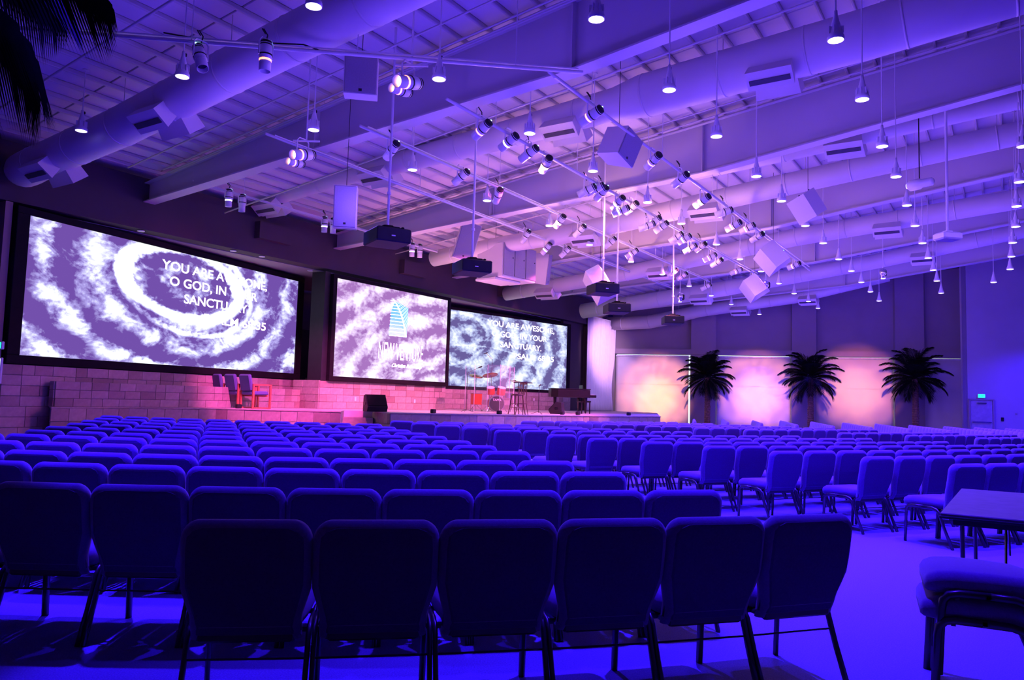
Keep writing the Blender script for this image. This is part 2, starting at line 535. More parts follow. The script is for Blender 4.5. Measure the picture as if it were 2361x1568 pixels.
# room sides outside the view
wallquad('wall_left', S(-28, -.5), S(-28, 46), 0, .2, M_wallU, 'left side wall outside the picture', out=-uS)
wallquad('wall_left_front', S(-28, -4.6), S(HD0, -4.6), 0, .2, M_tan, 'tan wall left of the stage', top=6.9, out=-nS)
wallquad('wall_back', S(-28, 44), S(29, 44), 0, .2, M_wallU, 'rear wall outside the picture', top=11, out=nS)

# exit sign + lit window at the extreme left edge (on the tan return wall)
p = onplane(4, 797, uS, S(-12.44, 0)); 
es = thing('exit_sign', 'green lit exit sign at the left edge beside the left screen', 'exit sign', tuple(p), ANG)
MB().bbox((-.04, 0, 0), (.06, .30, .17), .01).build('casing', M_signw, es)
MB().box((-.075, 0, 0), (.012, .26, .13)).build('face', M_exitg, es)
p = onplane(1, 855, uS, S(-12.44, 0))
lw = thing('lit_panel', 'white lit wall panel at the left edge below the exit sign', 'light panel', tuple(p), ANG)
MB().bbox((-.03, 0, 0), (.05, .22, .56), .01).build('frame', M_signw, lw)
MB().bbox((-.06, 0, 0), (.02, .18, .52), .005).build('diffuser', M_day, lw)

# ---- palm wall
RB = 17.9
wallquad('wall_palm', PW(-.2, 0), PW(RB + 12, 0), 0, .3, M_wallU, 'taupe wall above and between the window shades', out=-pP)
PIL = [(-.12, -.02), (4.14, 5.46), (9.36, 10.58), (14.39, 15.76)]
for k, (a, b) in enumerate(PIL[1:]):
    mb = MB(); q = [PW(a, .0), PW(b, .0), PW(b, .38), PW(a, .38)]
    z1 = min(roofz(ts(PW(a, .2))[1]), roofz(ts(PW(b, .2))[1]))
    mb.prism([(p.x, p.y) for p in q], 0, z1)
    struct(mb.build('wall_pilaster', M_wallU), 'taupe full height pilaster behind the %s palm' % ORD[k + 1])
q = [PW(-.05, 0), PW(RB, 0), PW(RB, .46), PW(-.05, .46)]
struct(MB().prism([(p.x, p.y) for p in q], 4.14, 4.42).build('trim_1', M_wallU), 'horizontal ledge band above the shades')
BAYS = [(.02, 4.10), (5.50, 9.32), (10.62, 14.35), (15.80, 17.75)]
for k, (a, b) in enumerate(BAYS):
    win = MB(); q = [PW(a + .06, .02), PW(b - (0 if k == 0 else .06), .02), PW(b - (0 if k == 0 else .06), .05), PW(a + .06, .05)]
    win.prism([(p.x, p.y) for p in q], .15, 4.125)
    wo = struct(win.build('window_%d' % (k + 1), M_day), 'daylit window behind the %s shade' % ORD[k + 1])
    sh = thing('roller_shade', '%s white roller shade from the stage, %s' % (ORD[k + 1], ['with yellow light circle beside the curtain', 'warm lit between first and second palms', 'warm lit between second and third palms', 'plain blue, beside the exit wall'][k]),
               'shade', tuple(PW(a, .10)), math.atan2(wP.y, wP.x))
    w_ = b - a
    gl, gr = ((.0, .07), (.015, .0), (.0, .02), (.0, .02))[k]
    nlab = 0
    gt = (.03, .03, .012, .015)[k]
    # fabric: slightly wavy sheet
    mb = MB(); nx, nz = 26, 6
    vs = []
    for iz in range(nz + 1):
        for ix in range(nx + 1):
            x = gl + (w_ - gl - gr) * ix / nx; z = .06 + (4.03 - .06) * iz / nz
            vs.append((x, .012 * math.sin(ix * .9 + iz * .3 + k), z))
    for iz in range(nz):
        for ix in range(nx):
            i = iz * (nx + 1) + ix
            mb.f.append((i, i + 1, i + nx + 2, i + nx + 1))
    mb.v = vs
    fb = mb.build('fabric', M_shade, sh, True)
    sd = fb.modifiers.new('s', 'SOLIDIFY'); sd.thickness = .006
    MB().bbox((w_ / 2 + (gl - gr) / 2, -.01, .05), (w_ - gl - gr, .03, .05), .008).build('bottom_bar', M_signw, sh)
    MB().frustum((gl, -.02, 4.135 - gt - .055), (w_ - gr, -.02, 4.135 - gt - .055), .05, n=12).build('roller', M_signw, sh)
    MB().box((w_ / 2, -.035, 1.88 + .6), (w_ - gl - gr - .02, .006, .012)).build('seam', M_shade, sh)
# exit wall, nearer
EO = 3.0
e0 = PW(16.72, EO); e1 = PW(36, EO)
wallquad('wall_exit', e0, e1, 0, .25, M_exitw, 'blue lit side wall with the exit door', out=-pP)
wallquad('wall_exit_return', PW(16.72, EO), PW(18.0, 0), 0, .2, M_exitw, 'return of the exit wall towards the last shade', out=wP)
wallquad('wall_right', e1, e1 + Vector((0, -40, 0)), 0, .2, M_exitw, 'right side wall outside the picture', top=9, out=Vector((1, 0, 0)))
AE = math.atan2(wP.y, wP.x)
pd = onplane(2262, 930, pP, PW(0, EO)); pd.z = 0
dr = D.objects.new('door_1', None); COL.objects.link(dr); dr.location = pd; dr.rotation_euler = (0, 0, AE)
struct(dr, 'grey exit door in a dark frame below the green sign')
MB().bbox((0, -.03, 1.0), (.92, .05, 2.0), .01).build('door_leaf', M_dooru, dr)
for x in (-.50, .50): MB().box((x, -.04, 1.02), (.06, .10, 2.04)).build('frame', M_wallU, dr)
MB().box((0, -.04, 2.03), (1.06, .10, .06)).build('frame', M_wallU, dr)
MB().bbox((0, -.09, .98), (.80, .05, .06), .01).build('push_bar', M_chromey, dr)
MB().bbox((0, -.08, 1.86), (.40, .06, .06), .01).build('door_closer', M_chromey, dr)


def text(body, size, m, parent, loc, rot, align='CENTER', off=.0, ext=.002, sx=1.0, name='lettering', shear=0, space=1.0):
    cu = D.curves.new(name, 'FONT'); cu.body = body; cu.size = size; cu.align_x = align; cu.offset = off; cu.extrude = ext; cu.shear = shear; cu.space_character = space
    cu.resolution_u = 4
    cu.materials.append(m)
    o = D.objects.new(name, cu); COL.objects.link(o)
    if parent: o.parent = parent
    bpy.context.view_layer.update()
    me = D.meshes.new_from_object(o.evaluated_get(bpy.context.evaluated_depsgraph_get()))
    D.objects.remove(o); D.curves.remove(cu)
    me.materials.clear(); me.materials.append(m)
    o = D.objects.new(name, me); COL.objects.link(o)
    if parent: o.parent = parent
    o.location = loc; o.rotation_euler = rot; o.scale = (sx, 1, 1)
    return o


pe = onplane(2262, 913, pP, PW(0, EO))
es = thing('exit_sign', 'green exit sign on the blue wall above the door', 'exit sign', tuple(pe), AE)
MB().bbox((0, -.04, 0), (.32, .06, .19), .01).build('casing', M_signw, es)
MB().box((0, -.075, 0), (.29, .012, .16)).build('face', M_exitg, es)
text('EXIT', .13, M_exitd, es, (0, -.085, -.045), (PI / 2, 0, 0), ext=.001)
for k, (x, y) in enumerate(((2311, 967), (2343, 954))):
    p = onplane(x, y, pP, PW(0, EO))
    o = MB().bbox((0, 0, 0), (.12, .04, .18) if k == 0 else (.08, .03, .08), .01).build('wall_plate', M_blackp if k == 0 else M_wallU)
    o.location = p + pP * .02; o.rotation_euler = (0, 0, AE); tag(o, ['small black box on the wall right of the exit door', 'small round plate on the wall beyond the black box'][k], 'wall plate')
for k, (x, y) in enumerate(((1588, 712),)): pass

# ------------------------------------------------------------------ tiled stage
tile_cache = {}


def tiled(parent, P0, P1, z0, z1, out, seed, th=.22, name='tile', limit=280, cap=True):
    """random ashlar travertine on a face from P0 to P1"""
    rnd = random.Random(seed)
    L_ = (P1 - P0).length; d = (P1 - P0).normalized()
    ang = math.atan2(d.y, d.x)
    nrow = max(1, round((z1 - z0) / th)); rh = (z1 - z0) / nrow
    cnt = 0
    for r in range(nrow):
        x = 0.0
        while x < L_ - 1e-3:
            w_ = rnd.choice((.30, .45, .45, .60))
            if L_ - x - w_ < .12: w_ = L_ - x
            key = (round(w_, 2), round(rh, 3), rnd.choice((0, 0, 1, 1, 2, 3, 4, 4, 1)))
            if key not in tile_cache:
                tile_cache[key] = MB().bbox((0, 0, 0), (key[0] - .008, .03, rh - .008), .004).mesh('tile', M_tiles[key[2]])
            p = P0 + d * (x + w_ / 2) + out * (.012 + rnd.uniform(-.003, .003))
            p.z = z0 + rh * (r + .5)
            o = addo(name, tile_cache[key], parent, p, ang)
            o.location = p
            x += w_; cnt += 1
    return cnt


def tilebase(name, label, poly, z0, z1, top=M_grout, cat='wall'):
    o = MB().prism([(p.x, p.y) for p in poly], z0, z1).build(name, M_grout)
    return struct(o, label)


uL = Vector((math.sin(math.radians(21.63)), math.cos(math.radians(21.63)), 0)); nL = Vector((uL.y, -uL.x, 0))
uR = Vector((math.sin(math.radians(42.35)), math.cos(math.radians(42.35)), 0)); nR = Vector((uR.y, -uR.x, 0))
L0 = S(-11.93, 0); R1 = S(13.27, 0)


def LS(a, off=0, z=0): return L0 + uL * a + nL * off + Vector((0, 0, z))
def RS(a, off=0, z=0): return R1 + uR * a + nR * off + Vector((0, 0, z))


# tiled wall below the left screen
b = tilebase('wall_tile_left', 'travertine tile wall under the left screen', [LS(-.33), LS(10.35), LS(10.35, -.6), LS(-.33, -.6)], 0, 1.86)
tiled(b, LS(-.33), LS(1.1), 0, ZST, nL, 3); tiled(b, LS(-.33), LS(10.35), ZST, 1.86, nL, 4)
b = tilebase('wall_tile_return', 'travertine corner at the left end of the stage wall', [LS(-.37), LS(-.37, -.6) - nS * 2.4, LS(-.6, -.6) - nS * 2.4, LS(-.45)], 0, 1.86)
tiled(b, LS(-.37), LS(-.37) - nS * 2.6, 0, 1.86, -uS, 5)
# low tiled ledge in front of it
Ld0 = onplane(126, 900, nL, LS(0, .28)); Ld1 = onplane(691, 920, nL, LS(0, .9))
Ld0.z = Ld1.z = 0
dl = (Ld1 - Ld0).normalized(); nl = Vector((dl.y, -dl.x, 0))
b = tilebase('wall_tile_ledge', 'low travertine ledge wall standing on the stage left', [Ld0, Ld1, Ld1 - nl * .16, Ld0 - nl * .16], ZST - .02, 1.52)
tiled(b, Ld0, Ld1, ZST, 1.52, nl, 8, th=.2); tiled(b, Ld0 - nl * .16, Ld0, ZST, 1.52, -dl, 9, th=.2)
# centre block
b = tilebase('wall_tile_centre', 'travertine tile wall under the centre screen', [S(-2.98, 0), S(3.55, 0), S(3.55, -1.2), S(-2.98, -1.2)], ZST - .02, 1.84)
tiled(b, S(-2.98, 0), S(3.55, 0), ZST, 1.84, nS, 11, th=.23)
tiled(b, S(-2.98, -1.2), S(-2.98, 0), ZST, 1.84, -uS, 12, th=.23)
b = tilebase('wall_tile_right', 'travertine tile wall under the right screen', [RS(-9.2), RS(.4), RS(.4, -.6), RS(-9.2, -.6)], ZST - .02, 1.80)
tiled(b, RS(-8.6), RS(.4), ZST, 1.80, nR, 13, th=.22)

# stage platform
SP = [(120, 17.35), (300, 19.3), (500, 21.0), (650, 21.4), (788, 21.6), (902, 21.8), (1100, 22.9), (1250, 24.5), (1345, 26.1), (1522, 28.9)]


def gp(px, Y):
    """ground point at image column px (on the horizon row) and depth Y"""
    d = ray(px, YH + slope * (px - W / 2))
    return Vector((d.x / d.y * Y, Y, 0))


front = [gp(x, y) for x, y in SP]
step_i = 4
back = [gp(1522, 28.9) + Vector((2.0, 11, 0)), S(19, -.4), S(16, -4.4), S(-11.5, -4.4), LS(1.0, -.15)]
fr = front[:5]
sa, sb = front[4], front[5]
dst = (sb - sa).normalized(); nst = Vector((dst.y, -dst.x, 0))
sm = sa + dst * (.62 * (sb - sa).length)
# step recess: steps lead up between sa and sm; side cheek runs sm -> sb
rec = 1.25
poly = front[:5] + [sa - nst * rec, sm - nst * rec, front[5]] + front[6:] + back
st = MB().prism([(p.x, p.y) for p in poly], .0, ZST).build('floor_stage', M_stagef)
struct(st, 'raised stage platform with tiled front and pale floor')
for i in range(len(front) - 1):
    if i == 4: continue
    P0, P1 = front[i], front[i + 1]; dd = (P1 - P0).normalized(); oo = Vector((dd.y, -dd.x, 0))
    tiled(st, P0, P1, .0, ZST - .03, oo, 20 + i, th=.3)
    MB().box((0, 0, 0), ((P1 - P0).length + .02, .05, .03)).build('nosing', M_tiles[0], st).matrix_world = Matrix.Translation((P0 + P1) / 2 + Vector((0, 0, ZST - .015)) + oo * .02) @ Matrix.Rotation(math.atan2(dd.y, dd.x), 4, 'Z')
dd = (front[5] - (sm - nst * rec)).normalized(); oo = Vector((dd.y, -dd.x, 0))
tiled(st, sm - nst * rec, front[5], 0, ZST - .03, oo, 40, th=.3)
wS = (sm - sa).length
for k in range(4):
    h = ZST * (4 - k) / 5
    yb = rec - .30 * k
    c0 = (sa + sm) / 2 - nst * (rec - .15 - .30 * k)
    MB().bbox((0, 0, 0), (wS + .5 * 0 + .02, .30, h), .01).build('step', M_tiles[1], st).matrix_world = Matrix.Translation(c0 + Vector((0, 0, h / 2))) @ Matrix.Rotation(math.atan2(dst.y, dst.x), 4, 'Z')

# ------------------------------------------------------------------ screens
def screen(name, label, P, uu, a0, a1, z0, z1, m, fw, out, side_l=.0):
    nn = Vector((uu.y, -uu.x, 0))
    t = thing(name, label, 'screen', tuple(P + nn * out), math.atan2(uu.y, uu.x))
    zc = (z0 + z1) / 2; xc = (a0 + a1) / 2
    pic = MB().box((xc, -.02, zc), (a1 - a0, .03, z1 - z0)).build('screen_surface', m, t)
    fr_ = MB()
    wv = a1 - a0; hv = z1 - z0
    fb, ft, fs = fw
    dpt = .22
    fr_.bbox((xc, .03, z0 - fb / 2), (wv + 2 * fs, dpt, fb), .01)
    fr_.bbox((xc, .03, z1 + ft / 2), (wv + 2 * fs, dpt, ft), .01)
    fr_.bbox((a0 - fs / 2, .03, zc), (fs, dpt, hv), .01)
    fr_.bbox((a1 + fs / 2, .03, zc), (fs, dpt, hv), .01)
    fr_.box((xc, .12, zc), (wv, .06, hv))
    fr_.build('frame', M_black, t)
    return t


ringL = [(4.7, 4.36, 2.12, .93, -.06, .16, 1.0), (4.9, 4.30, 2.45, 1.32, -.10, .07, .55), (4.4, 4.2, 5.2, 2.6, -.1, .10, -.35), (4.4, 4.2, 3.7, 1.95, -.1, .09, -.32)]
mL = screen_mat('projection_left', 3.1, ringL, dark=(.15, .07, .36), mid=(.42, .36, .80), tint=(.93, .98, 1.0))
mC = screen_mat('projection_centre', 8.3, hi=.86, ring= [(3.2, 1.2, 3.2, 2.1, 0, .06, .25), (3.2, 1.0, 2.6, 1.5, 0, .06, .25)], dark=(.36, .16, .48), mid=(.70, .48, .84), tint=(1, .95, 1.0), arc=(3.5, 1.0))
mR = screen_mat('projection_right', 14.6, hi=1.05, ring= [(-8.0, 3.9, 2.3, 1.1, .15, .07, .35), (-6.2, 2.7, 4.0, 1.0, .0, .04, .25)], dark=(.13, .10, .30), mid=(.40, .44, .76), tint=(.90, .98, 1.0), arc=(-7, 3.9))
scl = screen('projection_screen', 'large left projection screen with bright ring pattern', L0, uL, 0, 9.69, 2.07, 5.23, mL, (.20, .16, .30), .0)
scc = screen('projection_screen', 'centre projection screen with the teal palm leaf logo', S(0, 0), uS, -2.57, 3.35, 1.99, 5.20, mC, (.15, .12, .17), .10)
scr = screen('projection_screen', 'right projection screen behind the drum kit', R1, uR, -9.7, 0, 1.91, 5.14, mR, (.13, .12, .25), .0)
MB().box((-2.86, .38, 3.6), (.22, .62, 3.55)).build('side_casing', M_blackp, scc)
rot = (PI / 2, 0, 0)


def line(par, body, x0, x1, zb, h, m=M_text, y=-.045, tilt=0.0, off=.007, shear=0):
    """a line of capitals from x0 to x1, cap height h"""
    o = text(body, h / .70, m, par, (x0, y, zb), (PI / 2, tilt, 0), 'LEFT', off, .002, shear=shear)
    w0 = max(v.co.x for v in o.data.vertices)
    o.scale = ((x1 - x0) / max(w0, .01), 1, 1)
    return o


line(scl, 'YOU ARE AWESOME,', 3.82, 8.10, 4.68, .25)
line(scl, 'O GOD, IN YOUR', 4.10, 7.66, 4.27, .25)
line(scl, 'SANCTUARY.', 4.65, 7.30, 3.84, .25)
line(scl, 'PSALM 68:35', 5.42, 8.14, 3.38, .25)
line(scr, 'YOU ARE AWESOME,', -5.74, -1.03, 4.68, .25)
line(scr, 'O GOD, IN YOUR', -5.45, -1.58, 4.23, .25)
line(scr, 'SANCTUARY.', -4.88, -1.98, 3.76, .25)
line(scr, 'PSALM 68:35', -3.98, -1.02, 3.29, .25)
line(scc, 'NEW VENTURE', 2.08 - 2.57, 4.52 - 2.57, 2.70, .60, off=.0)
o = line(scc, 'Christian Fellowship', 2.80 - 2.57, 4.47 - 2.57, 2.44, .12, shear=.35)
# palm leaf logo: teal field with white midrib and leaflets
lg = MB().prism([(.02, 3.54), (.98, 3.54), (1.02, 4.62), (.55, 4.74), (.28, 4.80), (.10, 4.40)], -.0, .006, Matrix(((1, 0, 0, 0), (0, 0, -1, -.04), (0, 1, 0, 0), (0, 0, 0, 1))))
lgo = lg.build('logo', M_teal, scc)
lf = MB()
rib = []
for i in range(13):
    q = i / 12
    rib.append((.16 + .78 * q - .0 + .10 * math.sin(q * PI), 4.86 - 1.30 * q ** 1.25))
for (x, z), (x2, z2) in zip(rib, rib[1:]):
    lf.add([(x - .035, -.050, z), (x + .035, -.050, z), (x2 + .035, -.050, z2), (x2 - .035, -.050, z2)], [(0, 1, 2, 3)])
for i in range(1, 13):
    x, z = rib[i]
    xe = .04
    if x - xe > .08:
        lf.add([(x, -.048, z + .015), (xe, -.048, z - .005), (xe, -.048, z - .03), (x, -.048, z - .01)], [(0, 1, 2, 3)])
    xr = 1.0
    for q in (0, .5):
        if i < 11 and xr - x > .1:
            lf.add([(x, -.048, z - q * .1), (xr, -.048, z + .30 - q * .1), (xr, -.048, z + .29 - q * .1), (x, -.048, z - .012 - q * .1)], [(0, 1, 2, 3)])
lf.build('leaf', M_text, lgo)

# ------------------------------------------------------------------ pendants
# pixel centres of the glowing faces; the lamps all hang 6.2 m above the floor
ROWS = [
    (18.75, [(2359, 338), (2351, 420), (2344, 476), (2342, 523), (2335, 560), (2332, 592), (2329, 621), (2291, 651)]),
    (16.6, [(1927, 93), (1988, 230), (2034, 338), (2066, 408), (2091, 474), (2110, 521), (2127, 561), (2140, 595), (2152, 623), (2160, 648), (2170, 676)]),
    (14.1, [(1375, 45), (1543, 208), (1652, 315), (1744, 407), (1802, 464), (1857, 521), (1898, 561), (1934, 598), (1963, 625), (1986, 651), (2007, 673), (2027, 694)]),
    (11.2, [(723, 15), (1012, 183), (1221, 308), (1367, 395), (1493, 467), (1571, 516), (1652, 564), (1706, 598), (1755, 626), (1796, 654), (1831, 677), (1864, 695), (1886, 711)]),
    (7.85, [(420, 177), (723, 300), (951, 392), (1123, 463), (1267, 521), (1359, 565), (1455, 604), (1527, 633), (1589, 660), (1640, 682), (1686, 702), (1751, 725)]),
    (3.9, [(187, 302), (1607, 740)]),
]
house_me = MB().lathe([(.022, .40), (.028, .33), (.05, .24), (.075, .12), (.085, .085), (.105, .05), (.108, .0)], 14).mesh('housing', M_lampw, True)
lens_me = MB().lathe([(.001, -.012), (.07, -.010), (.098, -.002), (.098, .01)], 14).mesh('led_face', M_glowB)
fin_mb = MB()
for k in range(8):
    a = 2 * PI * k / 8
    fin_mb.box((0, 0, 0), (.05, .006, .10), Matrix.Rotation(a, 4, 'Z') @ Matrix.Translation((.075, 0, .13)))
fin_me = fin_mb.mesh('cooling_fins', M_lampw)
driver_me = MB().bbox((0, 0, 0), (.035, .03, .05), .005).mesh('driver_box', M_blackp)
canopy_me = MB().frustum((0, 0, 0), (0, 0, .05), .06, .05, 10).mesh('canopy', M_lampw)
spot_data = D.lights.new('pendant_lamp_light', 'SPOT')
spot_data.energy = LAMP_W; spot_data.color = LAMP_COL; spot_data.spot_size = math.radians(70); spot_data.spot_blend = 1.0; spot_data.shadow_soft_size = .09
fill_data = D.lights.new('ceiling_fill', 'POINT'); fill_data.energy = FILL_W; fill_data.color = FILL_COL; fill_data.shadow_soft_size = .25  # added fill in mid-air between pendants, no fixture; lifts the ceiling
LINEN = ['sixth', 'fifth', 'fourth', 'third', 'second', 'nearest']
for ri, (s_, pts) in enumerate(ROWS):
    for k, (x, y) in enumerate(pts):
        p = onz(x, y, 6.2)
        t_, s2 = ts(p)
        zr = roofz(s2) + .118
        nm = 'blue pendant lamp, %s from the left in the %s line from the stage' % (ORD[k + 1], LINEN[ri] if ri < 5 else 'closest')
        pl = thing('pendant_lamp', nm, 'lamp', tuple(p), ANG, 'blue pendant lamps, %s line' % LINEN[ri])
        addo('housing', house_me, pl); addo('led_face', lens_me, pl)
        if p.y < 22: addo('cooling_fins', fin_me, pl)
        addo('driver_box', driver_me, pl, (.035, 0, .36))
        MB().frustum((0, 0, .39), (0, 0, zr - 6.2), .011, n=5).build('stem', M_lampw, pl)
        addo('canopy', canopy_me, pl, (0, 0, zr - 6.2 - .02))
        lo = D.objects.new('pendant_lamp_light', spot_data); COL.objects.link(lo); lo.location = p - Vector((0, 0, .03))
        if ri < 5 and t_ < 17.5:
            lo = D.objects.new('ceiling_fill', fill_data); COL.objects.link(lo); lo.location = p + uS * 1.2 + Vector((0, 0, -1.1))
# out-of-frame lamps: pendants continuing the grid, others added to brighten seats and exit wall
for (t_, s_) in ((-14.4, 14.3), (-12.4, 16.7), (-14.8, 16.7), (-16.2, 11.3), (-18.5, 11.2), (-17.0, 12.6), (-15.9, 8.0), (-11.4, 18.8), (-9.0, 18.8), (-6.5, 18.8), (12.5, 21.0), (15.5, 18.4), (18.0, 17.0), (18.4, 20.0)):
    p = S(t_, s_, 6.2)
    x, y, d = proj(p)
    if d > .1 and -10 < x < W + 10 and -10 < y < HH: continue
    lo = D.objects.new('pendant_lamp_light', spot_data); COL.objects.link(lo); lo.location = p - Vector((0, 0, .03))

side_data = D.lights.new('side_wall_fill', 'SPOT'); side_data.energy = 1900; side_data.color = LAMP_COL; side_data.spot_size = math.radians(120); side_data.spot_blend = .6; side_data.shadow_soft_size = .09  # added unseen spots that brighten the exit wall
for t_, s_ in ((14.6, 20.2), (17.4, 21.4), (20.2, 20.6)):
    lo = D.objects.new('side_wall_fill', side_data); COL.objects.link(lo); lo.location = S(t_, s_, 6.2)

# ------------------------------------------------------------------ ducts
def duct(label, t, pts, ends=None, vents=()):
    """pts: (s, z, radius)"""
    root = thing('air_duct', label, 'duct', tuple(S(t, 0)), ANG - PI)
    p3 = [(0, s, z) for s, z, r in pts]
    # densify
    q = []; rr = []
    for (a, ra), (b, rb) in zip([(Vector(p), c[2]) for p, c in zip(p3, pts)], [(Vector(p), c[2]) for p, c in zip(p3[1:], pts[1:])]):
        q.append(a); rr.append(ra)
    q.append(Vector(p3[-1])); rr.append(pts[-1][2])
    mb = MB(); mb.tube(q, rr, 20)
    o = mb.build('pipe', M_white, root, True)
    s = pts[0][0] + .9; kk = 0
    while s < pts[-1][0] - .3:
        for (a, b) in zip(pts, pts[1:]):
            if a[0] <= s <= b[0]:
                f = (s - a[0]) / max(b[0] - a[0], 1e-6)
                z = a[1] + (b[1] - a[1]) * f; r = a[2] + (b[2] - a[2]) * f
                sl = (b[1] - a[1]) / max(b[0] - a[0], 1e-6)
                dv = Vector((0, 1, sl)).normalized() * .02
                c = Vector((0, s, z)); MB().frustum(c - dv, c + dv, r + .008, n=20).build('joint_band', M_white, root, True)
                if kk % 2 == 0:
                    MB().frustum((0, s, z + r), (0, s, roofz(s) + .118), .008, n=5).build('hanger_rod', M_white, root)
                break
        s += 1.6; kk += 1
    for (s, side) in vents:
        for (a, b) in zip(pts, pts[1:]):
            if a[0] <= s <= b[0]:
                f = (s - a[0]) / max(b[0] - a[0], 1e-6)
                z = a[1] + (b[1] - a[1]) * f; r = a[2] + (b[2] - a[2]) * f
        for sd in (-1, 1):
            R_ = Matrix.Rotation(sd * math.radians(38), 4, 'Y')
            Mx = Matrix.Translation((0, s, z)) @ R_
            v = MB()
            h0, h1 = -r * .6, -r - .22
            rings = [[Mx @ Vector(pp) for pp in ((-.16, -.38, h0), (.16, -.38, h0), (.16, .38, h0), (-.16, .38, h0))],
                     [Mx @ Vector(pp) for pp in ((-.19, -.42, h1), (.19, -.42, h1), (.19, .42, h1), (-.19, .42, h1))]]
            v.loft(rings)
            vo = v.build('air_vent', M_white, root)
            MB().box((0, 0, 0), (.10, .74, .02), Mx @ Matrix.Translation((-.03, 0, h1 - .006))).build('louvre', M_grilled, vo)
    return root


duct('big white round duct rising over the left screen, with elbow end', -12.3, [(.16, 6.02, .22), (.24, 6.06, .31), (.42, 6.10, .37), (.7, 6.12, .38), (1.2, 6.18, .37), (4.2, 6.42, .37), (8.7, 6.98, .37), (11, 7.25, .38), (17, 7.95, .40), (23, 8.6, .40)], vents=((1.75, 0), (5.7, 0)))
duct('white round duct between the first two beams, widening to the right', -5.8, [(.2, 6.75, .24), (1.0, 7.06, .24), (3.7, 7.27, .25), (8.3, 7.50, .31), (11.6, 7.74, .34), (12.2, 7.78, .44), (16.5, 8.08, .45), (24, 8.9, .45)], vents=((.75, 0), (4.9, 0), (10.4, 0), (14.9, 0)))
duct('white round duct between the second and third beams', .7, [(1.5, 6.3, .28), (4.5, 6.55, .28), (6.5, 6.64, .29), (9.0, 6.88, .30), (13, 7.33, .30), (18.9, 7.93, .28), (24, 8.5, .28)], vents=((7.6, 0), (11.4, 0)))
duct('slim white branch duct beside the second beam at the right', -1.3, [(11.5, 7.42, .2), (14, 7.62, .22), (18.9, 8.03, .21), (24, 8.55, .21)], vents=((15.4, 0),))
duct('white round duct between the third and fourth beams', 7.2, [(.3, 5.95, .28), (3, 6.2, .29), (6.2, 6.52, .30), (12.4, 7.34, .31), (19, 7.92, .31), (24, 8.5, .31)], vents=((2.4, 0), (7.4, 0), (15.3, 0)))
duct('white round duct over the curtain between the last beams', 13.6, [(.7, 5.92, .37), (4, 6.25, .36), (8, 6.68, .34), (14, 7.42, .30), (19, 8.25, .33), (24, 8.7, .33)], vents=((6.8, 0), (15.8, 0)))
duct('white duct beyond the last beam in front of the palm wall', 18.4, [(-.2, 5.78, .37), (2.2, 5.80, .36), (3.4, 5.98, .36), (5.0, 6.3, .33), (10, 6.8, .30), (14, 7.6, .28)], vents=((7.2, 0), (10.5, 0)))

# ------------------------------------------------------------------ lighting bars and stage spotlights
BARS = [('b2', 12.5, (1265, 165), (1869, 625), 'furthest from the stage'), ('b1', 10.5, (1030, 228), (1750, 637), 'second furthest from the stage'),
        ('b3', 8.3, (830, 290), (1636, 649), 'in the middle of the set'), ('b4', 6.25, (612, 308), (1549, 664), 'second nearest the stage'), ('b5', 1.85, (444, 417), (1338, 677), 'nearest the stage')]
for nm, s_, a, b_, lb in BARS:
    p0 = splane(a[0], a[1], s_); p1 = splane(b_[0], b_[1], s_)
    br = thing('lighting_bar', 'long straight white lighting pipe, %s' % lb, 'lighting bar', tuple(p0), math.atan2((p1 - p0).y, (p1 - p0).x))
    Lb = (p1 - p0).length; dz = p1.z - p0.z
    MB().tube([(0, 0, 0), (Lb, 0, dz)], .028, 8).build('pipe', M_lampw, br, True)
    MB().box((Lb / 2, .0, .05 + dz / 2), (Lb * .98, .035, .02)).build('cable_tray', M_lampw, br)
    k = 1.5
    while k < Lb - .5:
        zz = dz * k / Lb
        P = p0 + (p1 - p0) * (k / Lb)
        zr = roofz(ts(P)[1]) + .118 - p0.z
        MB().frustum((k, 0, zz), (k, 0, zr), .008, n=5).build('hanger_rod', M_lampw, br)
        k += 3.25
# cross bar at the upper left
p0 = onz(176, 75, 6.5); p1 = onz(1344, 167, 6.5)
br = thing('lighting_bar', 'lighting pipe crossing the top left below the big duct', 'lighting bar', tuple(p0), math.atan2((p1 - p0).y, (p1 - p0).x))
Lb = (p1 - p0).length
MB().tube([(-1, 0, 0), (Lb, 0, 0)], .028, 8).build('pipe', M_lampw, br, True)
MB().box((Lb / 2, .0, .05), (Lb * .98, .035, .02)).build('cable_tray', M_lampw, br)
MB().tube([(1.2, 0, .10), (1.6, .05, .08), (2.4, .03, .07), (3.2, 0, .09), (3.5, 0, .0)], .012, 5).build('cable', M_dkcable, br)
for k in (1.6, 4.0, 6.4):
    MB().frustum((k, 0, 0), (k, 0, 1.3), .008, n=5).build('hanger_rod', M_lampw, br)

